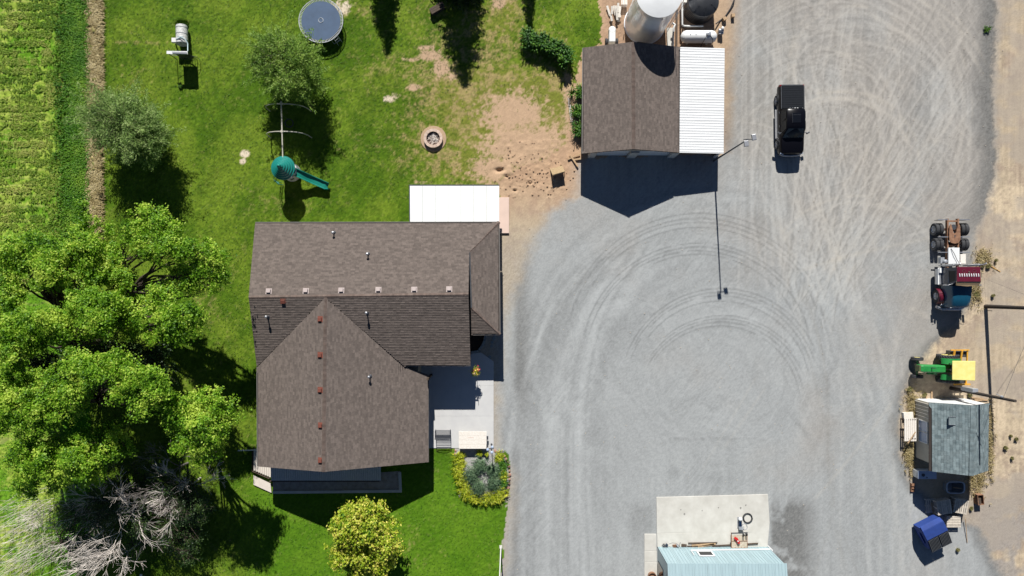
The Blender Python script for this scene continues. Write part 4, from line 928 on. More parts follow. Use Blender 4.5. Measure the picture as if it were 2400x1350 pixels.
# ================================================================ TRAMPOLINE
tc_ = P(752, 48.5, .85); tc_.z = 0; tp = root('trampoline', 'round trampoline with a grey mat and pale springs on the lawn', 'trampoline', tc_)
Rr = 51.5*.985/K; mb = MB(); mb.lathe([(.001, 0), (Rr-.2, 0), (Rr-.2, -.015), (.001, -.015)], (0, 0, .84), 64, cap=False); mb.build('mat', M['trampo'], tp)
mb = MB(); mb.tube([(Rr*math.cos(t), Rr*math.sin(t), .85) for t in np.linspace(0, 2*math.pi, 65)], .032, 6, False); mb.build('frame', M['trampad'], tp, True)
mb = MB()
for k in range(88):
    t = k/88*2*math.pi; mb.beam(((Rr-.2)*math.cos(t), (Rr-.2)*math.sin(t), .835), (Rr*math.cos(t), Rr*math.sin(t), .85), .035, .02)
o = mb.build('springs', M['trampad'], tp); o['kind'] = 'stuff'
mb = MB(); mb.tube([(.19*math.cos(t), .19*math.sin(t)+.03, .845) for t in np.linspace(0, 6.283, 25)], .028, 4, False); mb.build('centre_ring', M['trampad'], tp)
for k in range(4):
    t = .5+k*math.pi/2; x, y = (Rr-.02)*math.cos(t), (Rr-.02)*math.sin(t); t2 = t+.35; x2, y2 = (Rr-.02)*math.cos(t2), (Rr-.02)*math.sin(t2)
    mb = MB(); mb.tube([(x, y, .84), (x*1.04, y*1.04, .04), (x2*1.04, y2*1.04, .04), (x2, y2, .84)], .022, 6); mb.build('leg', M['galv'], tp)
mb = MB(); t = -.85
for s in (-.2, .2): mb.tube([(Rr*math.cos(t)-s*math.sin(t), Rr*math.sin(t)+s*math.cos(t), .84), ((Rr+.35)*math.cos(t)-s*math.sin(t), (Rr+.35)*math.sin(t)+s*math.cos(t), .02)], .018, 5)
for k in (.3, .6): 
    r_ = Rr+.35*k; mb.tube([(r_*math.cos(t)+.2*math.sin(t), r_*math.sin(t)-.2*math.cos(t), .84*(1-k)), (r_*math.cos(t)-.2*math.sin(t), r_*math.sin(t)+.2*math.cos(t), .84*(1-k))], .018, 5)
mb.build('ladder', M['galv'], tp)

# ================================================================ PLAY TOWER, SLIDE, SWING
pw = Vector((-538*.957/K, 282*.957/K, 0)); pt_ = root('play_tower', 'white plastic play tower with a stepped teal cone roof', 'play tower', pw)
mb = MB(); pr = []; Rc = .96
for k in range(6):
    r0 = Rc*(1-k/6.4); z = 2.32+k*.155; pr += [(r0, z), (r0-.03, z+.055), (r0-.10, z+.065)]
pr += [(.17, 3.25), (.15, 3.40), (.08, 3.5), (.01, 3.53)]
mb.lathe(pr, n=40, cap=False); mb.lathe([(Rc, 2.32), (Rc-.04, 2.26), (.7, 2.28)], n=40, cap=False); mb.build('roof', M['playgreen'], pt_, True)
mb = MB(); pr = [(.74, 0), (.72, .5), (.68, .55), (.68, 1.05), (.74, 1.1), (.74, 1.25), (.66, 1.3)]
mb.lathe(pr, n=28, cap=False)
for k in range(8):
    t = k*math.pi/4+.2; mb.beam((.64*math.cos(t), .64*math.sin(t), 1.2), (.62*math.cos(t), .62*math.sin(t), 2.3), .20, .12)
mb.lathe([(.62, 2.1), (.68, 2.15), (.68, 2.32), (.6, 2.34)], n=28, cap=False); mb.lathe([(.7, 1.16), (.02, 1.16)], n=28, cap=False); mb.build('body', M['playwhite'], pt_, True)
for k in range(3):
    t = -2.0+k*.8; mb = MB(); mb.box((0, 0, 0), (.03, .3, .3)); mm = Matrix.Translation((.70*math.cos(t), .70*math.sin(t), .8)) @ Matrix.Rotation(t, 4, 'Z')
    o = mb.build('opening', M['steel'], pt_); o.matrix_local = mm
s0 = Vector((.55, -.1, 1.2)); sa = P(768, 437, .35)-pw; mb = MB()
dirv = Vector((sa.x-s0.x, sa.y-s0.y, 0)).normalized(); sd = Vector((-dirv.y, dirv.x, 0)); secs = []
for t in np.linspace(0, 1, 14):
    c_ = s0.lerp(sa, t); c_.z = 1.22-1.0*(t**1.0)+.06*math.sin(t*9)+(.08 if t > .92 else 0); c_.z = max(c_.z, .22); wd_ = .27
    secs.append([c_-sd*wd_+Vector((0, 0, .17)), c_-sd*(wd_-.05), c_+sd*(wd_-.05), c_+sd*wd_+Vector((0, 0, .17)), c_+sd*(wd_+.05)+Vector((0, 0, .17)), c_+sd*(wd_+.02)-Vector((0, 0, .05)), c_-sd*(wd_+.02)-Vector((0, 0, .05)), c_-sd*(wd_+.05)+Vector((0, 0, .17))])
mb.loft(secs); mb.beam(sa+Vector((0, 0, -.35))-sd*.2, sa+Vector((0, 0, .2))-sd*.2, .3, .1); mb.build('slide', M['slidegreen'], pt_, True)
mb = MB(); mb.tube([(-.7, -.5, 2.0), (-1.0, -.75, 1.6), (-1.1, -.85, .9), (-.9, -.8, 0)], .03, 6); mb.tube([(-.55, -.7, 2.0), (-.85, -.95, 1.6), (-.95, -1.05, .9), (-.75, -1.0, 0)], .03, 6)
for k in range(6): mb.tube([(-1.06+.02*k, -.83, .3+k*.27), (-.91+.02*k, -1.03, .3+k*.27)], .025, 5)
mb.build('climber', M['slidegreen'], pt_, True)
sw0 = G(682, 325); sw = root('swing_frame', 'beige tube swing frame of two arched supports and one top bar above the play tower', 'swing', sw0)
zb = 2.35; top1 = P(659, 243, zb); top2 = P(661, 308, zb); top3 = P(663, 372, zb)
mb = MB(sw0); mb.tube([top1+Vector((0, .2, 0)), top2, top3+Vector((0, -.3, 0))], .05, 8); mb.build('top_bar', M['pipe'], sw, True)
for tpn in (top1, top2):
    mb = MB(sw0)
    for s in (-1, 1):
        mb.tube([tpn, tpn+Vector((s*.55, 0, -.05)), tpn+Vector((s*1.1, 0, -.28)), tpn+Vector((s*1.5, 0, -.75)), tpn+Vector((s*1.66, 0, -1.35)), Vector((tpn.x+s*1.7, tpn.y, 0))], .04, 8)
    mb.lathe([(.12, -.08), (.12, .08)], tpn, 8); mb.tube([tpn+Vector((-.4, 0, -.1)), tpn+Vector((.55, 0, -.1))], .03, 6)
    mb.build('arch', M['pipe'], sw, True)
mb = MB(sw0); c_ = top1.lerp(top2, .5)
for s in (-.25, .25): mb.tube([c_+Vector((0, s, 0)), Vector((c_.x, c_.y+s, .5))], .012, 5)
mb.build('chain', M['steel'], sw); mb = MB(sw0); mb.tube([Vector((c_.x+.33*math.cos(t), c_.y+.33*math.sin(t), .48)) for t in np.linspace(0, 6.283, 21)], .05, 8, False); mb.build('seat', M['blackplastic'], sw, True)

# ================================================================ FIRE PIT
M['firestone'] = mat('pale pink stone', C(214, 190, 172), .9, .12, 5, bump=.4, island=.08)
fo_ = G(1016, 325.5); fr_ = root('fire_pit', 'round fire pit of pale stone blocks filled with ash and sticks', 'fire pit', fo_)
for ring in range(2):
    for k in range(14):
        a0 = (k+ring*.5)/14*2*math.pi; a1_ = a0+2*math.pi/14*.95; mb = MB(); z0 = ring*.17
        pts = [(.56*math.cos(a0), .56*math.sin(a0)), (.78*math.cos(a0), .78*math.sin(a0)), (.79*math.cos((a0+a1_)/2), .79*math.sin((a0+a1_)/2)), (.78*math.cos(a1_), .78*math.sin(a1_)), (.56*math.cos(a1_), .56*math.sin(a1_))]
        mb.prism(pts, z0, z0+.165+rnd.uniform(-.008, .01)); mb.build('stone_block', M['firestone'], fr_)
mb = MB(); mb.lathe([(.57, .06), (.02, .09)], n=20, cap=False); mb.build('ash', mat('grey ash', C(128, 108, 100), .95, .3, 10, bump=.8), fr_)
mb = MB()
for k in range(60):
    a_ = rnd.random()*6.28; r_ = rnd.random()*.42; b__ = rnd.random()*3.14; l_ = rnd.uniform(.08, .2); c_ = (r_*math.cos(a_), r_*math.sin(a_)); mb.beam((c_[0]-math.cos(b__)*l_, c_[1]-math.sin(b__)*l_, .10), (c_[0]+math.cos(b__)*l_, c_[1]+math.sin(b__)*l_, .17), .03, .03)
o = mb.build('sticks', M['deadwood'], fr_); o['kind'] = 'stuff'
pts = []; mb = MB(fo_)
mb.lathe([(1.08, .0), (1.05, .06), (.8, .06), (.5, .06)], fo_, 40, cap=False)
tag(mb.build('gravel_ring', mat('pinkish gravel', C(160, 132, 106), .95, c2=C(206, 180, 150), scale=16, bump=.9, bscale=30), None, loc=fo_), kind='structure')

# ================================================================ IRRIGATION SCREEN on the lawn
io = G(432, 110); ir = root('irrigation_filter', 'galvanised drum screen and pipe rack for irrigation standing on the left lawn', 'irrigation pump', io)
mb = MB(io); A_ = P(426, 62, .5); B_ = P(427, 103, .72); mb.tube([A_, B_], .46, 24); mb.build('drum', mat('patchy galvanised drum', C(150, 152, 150), .6, c2=C(236, 236, 232), scale=9, bump=.4), ir, True)
mb = MB(io)
for t in (.1, .45, .8, .98):
    c_ = A_.lerp(B_, t); mb.tube([c_+Vector((.48*math.cos(a_), 0, .48*math.sin(a_))) for a_ in np.linspace(0, 6.283, 25)], .018, 5, False)
mb.build('hoop', M['galv'], ir)
mb = MB(io); mb.box(P(409, 95, 1.0), (.36, .36, .3)); mb.tube([P(409, 95, 1.0), P(409, 95, 0)], .06, 8); mb.build('motor', M['pvc'], ir, bevel=.02)
mb = MB(io); mb.tube([P(414, 92, 1.1), P(424, 87, 1.3), P(434, 92, 1.3), P(440, 102, 1.2), P(440, 120, 1.5)], .04, 8); mb.tube([P(416, 86, 1.2), P(430, 86, 1.2)], .03, 6); mb.build('hose', M['bluemetal'], ir, True)
ps = [P(391, 123, 1.72), P(440, 124, 1.72)]
mb = MB(io); mb.beam(ps[0], ps[1], .24, .08); mb.build('cross_beam', M['white'], ir); mb = MB(io); mb.beam(P(404, 123, 1.79), P(438, 124, 1.79), .14, .06); mb.build('beam_top', M['alu'], ir)
mb = MB(io); pa = ps[0]+Vector((.48, 0, 0)); pb = ps[1]
mb.add([(pa.x, pa.y, .45), (pb.x, pb.y, .45), (pb.x, pb.y, 1.68), (pa.x, pa.y, 1.68), (pa.x, pa.y+.03, .45), (pb.x, pb.y+.03, .45), (pb.x, pb.y+.03, 1.68), (pa.x, pa.y+.03, 1.68)], [(0, 1, 2, 3), (7, 6, 5, 4), (0, 4, 5, 1), (2, 6, 7, 3), (0, 3, 7, 4), (1, 5, 6, 2)])
mb.build('panel', M['steel'], ir)
mb = MB(io)
for k in range(7): q = pa.lerp(pb, k/6); mb.tube([(q.x, q.y, 0), (q.x, q.y, .5)], .03, 5)
mb.tube([(ps[0].x, ps[0].y, 0), (ps[0].x, ps[0].y, 1.7)], .03, 5); mb.tube([(ps[0].x, ps[0].y, 1.2), (pa.x, pa.y, 1.0)], .02, 5); mb.tube([(pb.x+.02, pb.y, 1.0), (pb.x+.25, pb.y, .7), (pb.x+.25, pb.y, .2)], .03, 5); mb.build('rack', M['steel'], ir)

# ================================================================ BENCH BOX top, sand sign, timber
b0 = root('wooden_box', 'long weathered wooden box standing askew at the top edge by the tree shade', 'box', G(1026, 24), .52)
for k in range(3):
    mb = MB(); mb.box((0, -.17+k*.17, .52), (1.25, .155, .03)); mb.build('lid_board', M['wooddark'], b0)
mb = MB(); mb.box((0, 0, .25), (1.18, .44, .5)); mb.build('body', M['pole'], b0)
mb = MB(); mb.box((.48, .02, .6), (.2, .25, .14)); mb.build('handle_block', M['pole'], b0)
sg = root('leaning_board', 'square board propped upright on a bare dirt patch by the garage', 'board', G(1303, 392), .28)
mb = MB(); mm = Matrix.Rotation(math.radians(40), 4, 'X')
mb.box((0, 0, .5), (1.05, .05, 1.05), M=mm); mb.build('panel', mat('grey brown weathered board', C(150, 126, 92), .9, c2=C(178, 156, 122), scale=10, bump=.4), sg)
mb = MB()
for s in (-.5, .5): mb.box((s, -.04, .5), (.06, .06, 1.1), M=mm)
mb.box((0, -.04, 1.0), (1.05, .06, .06), M=mm); mb.tube([(-.48, -.5, .62), (-.5, -.85, .0)], .03, 5); mb.tube([(.48, -.5, .62), (.5, -.85, .0)], .03, 5); mb.build('frame', M['wood'], sg)
for (a_, b__, w_, l_) in (((1331, 374), (1359, 362), .1, 'pale timber lying toward the garage corner, uppermost of the crossed pair'), ((1336, 364), (1354, 391), .12, 'pale timber crossing under the other at the garage corner'), ((1345, 375), (1363, 372), .14, 'short bent timber touching the garage shadow')):
    o_ = G(*a_); mb = MB(o_); mb.beam(G(*a_)+Vector((0, 0, .1)), G(*b__)+Vector((0, 0, .16)), w_, .1); tag(mb.build('timber', M['wood'], None, loc=o_), l_, 'timber', 'timbers by the garage corner')
o_ = G(1335, 257); mb = MB(o_)
for s in (0, 3.2): mb.tube([G(1331+s, 229)+Vector((0, 0, .08)), G(1338+s, 286)+Vector((0, 0, .08))], .025, 6)
tag(mb.build('thin_pipe', M['pvc'], None, True, loc=o_), 'pair of thin white pipes lying along the bed left of the garage', 'pipe')
# hole in the dirt and clods
o_ = G(1171, 399)
cl = MB(o_)
for k in range(170):
    x, y = rnd.gauss(1245, 70), rnd.gauss(405, 42)
    if not (1150 < x < 1358 and 330 < y < 470): continue
    p = G(x, y)+Vector((0, 0, .04)); s = rnd.uniform(.03, .09)
    cl.lathe([(s*.5, -s*.4), (s, 0), (s*.6, s*.5)], p, 5)
o = cl.build('dirt_clods', M['dirtpile'], None, loc=o_); o['kind'] = 'stuff'
st = MB(G(1800, 700))
for k in range(420):
    x, y = rnd.uniform(1200, 2390), rnd.uniform(0, 1345)
    if 1360 < x < 1700 and y < 380: continue
    p = G(x, y)+Vector((0, 0, .02)); s = rnd.uniform(.02, .045); st.lathe([(s*.6, -s*.4), (s, 0), (s*.5, s*.6)], p, 5)
o = st.build('scattered_stones', M['rock'], None, loc=G(1800, 700)); o['kind'] = 'stuff'
# ================================================================ PICKUP (front towards -Y)
def wheel(mbname, parent, loc, r, w, rim, axis='X', rimmat='alu', side=-1, n=28, lug=0):
    Rm = Matrix.Rotation(math.pi/2, 4, 'Y') if axis == 'X' else Matrix.Rotation(-math.pi/2, 4, 'X')
    mb = MB(loc); h = w/2; mb.lathe([(rim, -h*.8), (r*.9, -h), (r, -h*.7), (r, -h*.25), (r*.985, -h*.2), (r*.985, h*.2), (r, h*.25), (r, h*.7), (r*.9, h), (rim, h*.8)], loc, n, Rm, cap=False)
    if lug:
        for k in range(lug):
            t = k/lug*2*math.pi
            for s in (-1, 1):
                a_ = Vector((s*h*.05, r*1.01*math.cos(t), r*1.01*math.sin(t))); b__ = Vector((s*h*.95, r*.99*math.cos(t+.22), r*.99*math.sin(t+.22)))
                if axis == 'Y': a_ = Vector((a_.y, a_.x, a_.z)); b__ = Vector((b__.y, b__.x, b__.z))
                mb.beam(a_+Vector(loc), b__+Vector(loc), .05, .05)
    o = mb.build('wheel', M['rubber'], parent, True, loc=loc)
    mb = MB(loc); mb.lathe([(.02, side*h*.55), (rim*.3, side*h*.62), (rim*.55, side*h*.35), (rim*.85, side*h*.45), (rim*1.02, side*h*.85)], loc, n, Rm, cap=False)
    for k in range(6):
        t = k/6*6.283; a_ = Vector((side*h*.6, rim*.15*math.cos(t), rim*.15*math.sin(t))); b__ = Vector((side*h*.75, rim*.92*math.cos(t), rim*.92*math.sin(t)))
        if axis == 'Y': a_ = Vector((a_.y, a_.x, a_.z)); b__ = Vector((b__.y, b__.x, b__.z))
        mb.beam(a_+Vector(loc), b__+Vector(loc), rim*.22, .03)
    mb.build('rim', M[rimmat], o, True)
    return o
pk = root('pickup_truck', 'glossy black crew cab pickup with a covered bed parked on the gravel', 'pickup truck', (22.72, 13.7, 0), .012); pk.scale = (1, 1, 1.1)
def ring(y, hw, z0, z1, rz=.12, belt=None, tuck=.06):
    return [(-hw+tuck, y, z0), (-hw, y, z0+.15), (-hw-.01, y, (z0+z1)/2), (-hw+.02, y, z1-.12), (-hw+.12, y, z1), (0, y, z1+rz*.3), (hw-.12, y, z1), (hw-.02, y, z1-.12), (hw+.01, y, (z0+z1)/2), (hw, y, z0+.15), (hw-.06, y, z0)]
mb = MB(); mb.loft([ring(-2.82, .80, .42, .86), ring(-2.74, .93, .36, 1.0), ring(-2.5, .98, .32, 1.08), ring(-1.9, .99, .3, 1.13), ring(-1.45, .99, .3, 1.15), ring(-1.0, .99, .3, 1.13, .02), ring(.7, .99, .3, 1.14, .02), ring(.82, .99, .3, 1.18, 0), ring(2.6, .98, .36, 1.18, 0), ring(2.76, .96, .42, 1.17, 0)])
mb.build('body', M['blackpaint'], pk, True)
def cr(y, hw, z): return [(-hw, y, 1.08), (-hw+.0, y, 1.14), (-hw+.2*min(1, (z-1.1)/.7), y, z-.06), (-hw+.32*min(1, (z-1.1)/.7), y, z), (0, y, z+.025), (hw-.32*min(1, (z-1.1)/.7), y, z), (hw-.2*min(1, (z-1.1)/.7), y, z-.06), (hw, y, 1.14), (hw, y, 1.08)]
mb = MB(); mb.loft([cr(-1.55, .90, 1.15), cr(-1.3, .92, 1.42), cr(-.95, .93, 1.76), cr(-.7, .93, 1.85), cr(-.1, .93, 1.88), cr(.45, .93, 1.86), cr(.62, .92, 1.8), cr(.8, .92, 1.2)]); mb.build('cab', M['blackpaint'], pk, True)
mb = MB(); mb.add([(-.82, -1.52, 1.2), (.82, -1.52, 1.2), (.62, -.94, 1.79), (-.62, -.94, 1.79)], [(0, 1, 2, 3)]); mb.build('windshield', M['darkglass'], pk)
mb = MB(); mb.add([(-.7, .79, 1.3), (.7, .79, 1.3), (.6, .655, 1.78), (-.6, .655, 1.78)], [(0, 1, 2, 3)]); mb.build('rear_window', M['darkglass'], pk)
for s in (-1, 1):
    for (ya, yb) in ((-1.05, -.28), (-.2, .5)):
        mb = MB(); mb.add([(s*.915, ya-.1, 1.2), (s*.915, yb, 1.2), (s*.775, yb-.03, 1.76), (s*.785, ya+.12, 1.74)], [(0, 1, 2, 3)]); mb.build('side_window', M['darkglass'], pk)
mb = MB(); mb.box((0, -.12, 1.895), (.66, .78, .02)); mb.build('sunroof', M['darkglass'], pk, bevel=.02)
mb = MB(); mb.box((.0, .12, 1.91), (.66, .012, .008)); mb.box((-.34, -.12, 1.905), (.012, .78, .012)); mb.build('sunroof_trim', M['steel'], pk)
mb = MB(); mb.box((0, 1.72, 1.215), (1.72, 1.8, .05))
for k in range(9): mb.box((0, .95+k*.19, 1.245), (1.66, .02, .012))
mb.build('bed_cover', M['tonneau'], pk, bevel=.01)
mb = MB(); mb.box((-.92, 1.72, 1.21), (.06, 1.84, .07)); mb.box((.92, 1.72, 1.21), (.06, 1.84, .07)); mb.box((0, 2.69, 1.2), (1.8, .07, .07)); mb.build('bed_rail', M['steel'], pk, bevel=.01)
mb = MB()
for x in (-.08, .12): mb.box((x, .70, 1.78), (.11, .04, .05))
mb.build('cargo_lamp', M['white'], pk)
mb = MB(); mb.box((-.5, .68, 1.83), (.05, .05, .05)); mb.box((-.3, .68, 1.85), (.05, .05, .05)); mb.box((.5, .68, 1.83), (.05, .05, .05)); mb.build('rack_clip', M['alu'], pk)
for s in (-1, 1):
    mb = MB(); mb.box((s*.9, 2.72, .95), (.16, .12, .36)); mb.build('taillight', M['redlens'], pk, bevel=.02)
    mb = MB(); mb.box((s*.78, -2.73, .84), (.28, .14, .18), s*.25); mb.build('headlight', M['glass'], pk, bevel=.03)
    mb = MB(); mb.beam((s*.92, -1.12, 1.2), (s*1.12, -1.16, 1.24), .05, .05); mb.box((s*1.17, -1.18, 1.26), (.24, .13, .17), s*.5); mb.build('mirror', M['bluemetal' if False else 'steel'], pk, bevel=.02)
    mb = MB(); mb.box((s*1.03, -.25, .42), (.17, 2.35, .06)); mb.build('running_board', M['alu'], pk, bevel=.01)
    for y in (-1.0, .1): 
        mb = MB(); mb.box((s*1.0, y+.45, 1.0), (.03, .16, .03)); mb.build('door_handle', M['chrome'], pk)
    for y in (-1.88, 1.72):
        wheel('wheel', pk, (s*.91, y, .42), .42, .28, .25, side=s)
        mb = MB(); mb.tube([(s*.985, y+.5*math.cos(t), .40+.5*math.sin(t)) for t in np.linspace(.05, 3.09, 15)], .035, 6); mb.build('wheel_arch', M['blackplastic'], pk, True)
mb = MB(); mb.tube([(-.86, -2.74, .62), (-.6, -2.85, .62), (0, -2.89, .62), (.6, -2.85, .62), (.86, -2.74, .62)], .07, 8); mb.build('bumper', M['alu'], pk, True)
mb = MB(); mb.box((0, 2.85, .62), (1.7, .16, .18)); mb.build('rear_bumper', M['steel'], pk, bevel=.03)
mb = MB(); mb.box((-.25, -1.52, 1.2), (.6, .025, .02), .06); mb.box((.4, -1.53, 1.2), (.6, .025, .02), -.05); mb.build('wiper', M['blackplastic'], pk)

# ================================================================ SEMI TRACTOR (front towards -Y)
tk = root('semi_truck', 'old bobtail semi tractor with maroon cab roof and teal hood facing the shed', 'truck', (35.9, 2.05, 0))
mb = MB(); mb.box((-.42, .5, .85), (.12, 6.2, .26)); mb.box((.42, .5, .85), (.12, 6.2, .26))
for y in (3.4, 1.4, .2, 2.2): mb.box((0, y, .85), (.8, .12, .18))
mb.build('frame', M['rust'], tk)
for y in (2.75, 1.52):
    for s in (-1, 1):
        for dx_ in (.58+.37, .58+.72-.02): wheel('wheel', tk, (s*(dx_-.08), y, .52), .52, .29, .29, side=s if dx_ > 1 else -s)
    mb = MB(); mb.tube([(-1.1, y, .52), (1.1, y, .52)], .1, 10); mb.box((0, y, .55), (.4, .4, .4)); mb.build('axle', M['rust'], tk)
for (y) in (3.5, 2.1, .85):
    for s in (-1, 1):
        mb = MB(); mb.beam((s*.48, y, 1.08), (s*1.3, y, 1.08), .07, .05); mb.build('fender_bar', M['alu'], tk)
for s in (-1, 1):
    mb = MB(); mb.box((s*.93, 3.5, .75), (.6, .025, .6)); mb.build('mudflap', M['rubber'], tk)
# fifth wheel plate with slot
mb = MB(); pts = [(-.42, 3.0), (-.46, 2.1), (-.44, 1.85), (-.3, 1.62), (0, 1.54), (.3, 1.62), (.44, 1.85), (.46, 2.1), (.42, 3.0), (.3, 3.15), (.12, 2.45), (0, 2.35), (-.12, 2.45), (-.3, 3.15)]
mb.prism(pts, 1.12, 1.2); mb.box((0, 2.1, 1.05), (.5, .5, .16)); mb.build('fifth_wheel', M['rust'], tk)
mb = MB(); mb.lathe([(.22, 1.0), (.22, 1.06), (.05, 1.06)], (0, 2.9, 0), 16); mb.box((0, 2.15, 1.205), (.08, .2, .01)); mb.build('coupling', M['steel'], tk)
mb = MB(); mb.box((-.03, .55, 1.08), (.9, 1.35, .12)); mb.build('deck_plate', M['white'], tk, bevel=.01); mb = MB(); mb.box((.66, .30, 1.05), (.44, .78, .36)); mb.build('battery_box', M['whitewood'], tk, bevel=.02)
mb = MB(); mb.tube([(-.3, 1.15, 1.18), (-.1, .7, 1.3), (.15, .2, 1.25), (.28, -.1, 1.4)], .025, 6); mb.tube([(-.1, -.1, 1.3), (.1, -.15, 1.6), (.3, -.2, 1.5)], .03, 6); mb.build('air_hose', M['rubber'], tk, True)
mb = MB(); mb.lathe([(.14, 1.0), (.14, 1.2), (.04, 1.24)], (-.72, .12, 0), 12); mb.box((-.82, .2, .75), (.3, .5, .35)); mb.build('air_tank', M['galv'], tk, True)
# cab
def cb(y, hw, z0, z1, t=.08): return [(-hw, y, z0), (-hw, y, z1-.9), (-hw+t, y, z1-.08), (-hw+t+.1, y, z1), (hw-t-.1, y, z1), (hw-t, y, z1-.08), (hw, y, z1-.9), (hw, y, z0)]
mb = MB(); mb.loft([cb(-.42, .98, .7, 2.84), cb(-1.55, .98, .7, 2.88), cb(-1.86, .96, .7, 2.05, .02)]); mb.build('cab', M['navy'], tk, True)
mb = MB(); mb.slab([(-.92, -.38, 2.90), (.92, -.38, 2.90), (.94, -1.56, 2.95), (-.94, -1.56, 2.95)], .1); mb.build('cab_roof', M['maroon'], tk, bevel=.03)
mb = MB()
for k in range(9): mb.box((-.74+k*.185, -1.05, 2.97), (.075, .26, .03), .12, taper=.7)
mb.build('roof_strip', M['white'], tk)  # row of short white strips across the cab roof
mb = MB()
for (x, y) in ((-.4, -.75), (.4, -.72), (.05, -.95)): mb.tube([(x+.13*math.cos(t), y+.13*math.sin(t), 2.955) for t in np.linspace(0, 6.283, 15)], .008, 4, False)
mb.lathe([(.06, 2.93), (.05, 3.0)], (0, -.8, 0), 8); mb.build('roof_ring', M['ridgecap'], tk)
mb = MB(); mb.slab([(-.98, -1.52, 2.93), (.98, -1.52, 2.93), (.9, -1.84, 2.76), (0, -1.92, 2.74), (-.9, -1.84, 2.76)], .04); mb.build('sun_visor', mat('faded tan visor', C(178, 152, 116), .6), tk)
for s in (-1, 1):
    mb = MB(); mb.add([(s*.08, -1.872, 2.22), (s*.88, -1.872, 2.22), (s*.84, -1.60, 2.72), (s*.08, -1.60, 2.72)], [(0, 1, 2, 3)]); mb.build('windshield', M['darkglass'], tk)
    mb = MB(); mb.add([(s*.99, -.7, 2.05), (s*.99, -1.6, 2.05), (s*.915, -1.5, 2.7), (s*.915, -.7, 2.7)], [(0, 1, 2, 3)]); mb.build('side_window', M['darkglass'], tk)
    mb = MB(); mb.box((s*.99, -1.15, 1.4), (.03, 1.0, 1.2)); d_ = mb.build('door', M['navy'], tk, bevel=.01); mb = MB(); mb.box((s*1.02, -.75, 1.6), (.03, .14, .03)); mb.build('handle', M['chrome'], d_)
# hood
def hd(y, hw, z0, z1): return [(-hw, y, z0), (-hw*1.0, y, z1-.25), (-hw*.86, y, z1-.06), (-hw*.5, y, z1), (0, y, z1+.02), (hw*.5, y, z1), (hw*.86, y, z1-.06), (hw, y, z1-.25), (hw, y, z0)]
mb = MB(); mb.loft([hd(-1.86, .88, .8, 2.2), hd(-2.3, .87, .8, 2.2), hd(-2.9, .8, .8, 2.15), hd(-3.45, .72, .7, 2.06), hd(-3.6, .68, .7, 1.9)]); mb.build('hood', M['teal'], tk, True)
mb = MB(); mb.box((0, -3.63, 1.15), (.96, .06, .85)); mb.build('grille', M['chrome'], tk)
mb = MB(); mb.tube([(-1.15, -3.55, .62), (-.7, -3.78, .62), (.7, -3.78, .62), (1.15, -3.55, .62)], .13, 8); mb.build('bumper', M['alu'], tk, True)
for s in (-1, 1):
    wheel('wheel', tk, (s*1.02, -2.72, .52), .52, .28, .29, side=s)
    mb = MB(); secs = []
    for t in np.linspace(-.25, 3.3, 14):
        y = -2.72+.66*math.cos(t); z = .52+.66*math.sin(t); secs.append([(s*.72, y, z+.04), (s*1.22, y, z), (s*1.24, y, z-.06), (s*.72, y, z-.03)])
    mb.loft(secs); mb.build('fender', M['maroon'], tk, True)
    mb = MB(); mb.lathe([(.03, -.09), (.1, -.02), (.1, .06)], (s*.98, -3.42, 1.05), 14, Matrix.Rotation(math.pi/2, 4, 'X')); mb.build('headlight', M['chrome'], tk, True)
    mb = MB(); mb.tube([(s*.99, -.22, .7), (s*.99, -.22, 1.3)], .06, 10); mb.tube([(s*.99, -.22, 1.3), (s*.99, -.22, 2.7)], .1, 12); mb.tube([(s*.99, -.22, 2.7), (s*.99, -.22, 3.2), (s*1.02, -.12, 3.45)], .06, 10); mb.build('exhaust_stack', M['alu'], tk, True)
    mb = MB(); mb.tube([(s*.98, -1.7, 2.5), (s*1.3, -1.8, 2.5), (s*1.3, -1.8, 1.7), (s*.98, -1.75, 1.7)], .015, 5); mb.box((s*1.3, -1.84, 2.1), (.2, .05, .45)); mb.build('mirror', M['alu'], tk)
    mb = MB(); mb.tube([(s*1.0, -.5, .75), (s*1.0, -1.75, .75)], .3, 20); mb.build('fuel_tank', M['alu'] if s > 0 else M['alu'], tk, True)
mb = MB(); mb.box((-1.02, -.62, 1.12), (.4, .4, .1)); mb.box((-1.2, -1.1, .98), (.1, 1.35, .06)); mb.build('step', M['white'], tk, bevel=.01)

# ================================================================ FARM TRACTOR (front towards -X)
ft = root('farm_tractor', 'green tractor with a pale yellow canopy and yellow rear frame', 'tractor', (34.6, -6.55, 0), -.02)
o_ = Vector((34.6, -6.55, 0))
def hs(x, hw, z0, z1): return [(x, -hw, z0), (x, -hw, z1-.1), (x, -hw*.7, z1), (x, hw*.7, z1), (x, hw, z1-.1), (x, hw, z0)]
mb = MB(); mb.loft([hs(-1.55, .27, .75, 1.38), hs(-1.3, .31, .7, 1.43), hs(.35, .30, .75, 1.52)]); mb.build('hood', M['green'], ft, True, bevel=.01)
mb = MB(); mb.box((-1.6, 0, 1.05), (.12, .52, .6)); mb.build('grille', M['juniper'] if False else M['weed'] if False else mat('olive grille', C(92, 104, 62), .6), ft, bevel=.02)
mb = MB(); mb.box((-.4, 0, .7), (2.2, .42, .4)); mb.box((.9, 0, .75), (1.1, .6, .5)); mb.tube([(-.35, -.33, 1.1), (-.1, -.4, 1.1)], .1, 8); mb.box((-.5, -.36, .9), (.5, .25, .3)); mb.build('engine', M['green'], ft, bevel=.02)
mb = MB(); mb.tube([(-.75, .1, 1.4), (-.75, .1, 2.0)], .035, 8); mb.build('exhaust', M['steel'], ft)
mb = MB(); mb.tube([(-1.35, -.65, .5), (-1.35, .65, .5)], .06, 8); mb.build('front_axle', M['green'], ft)
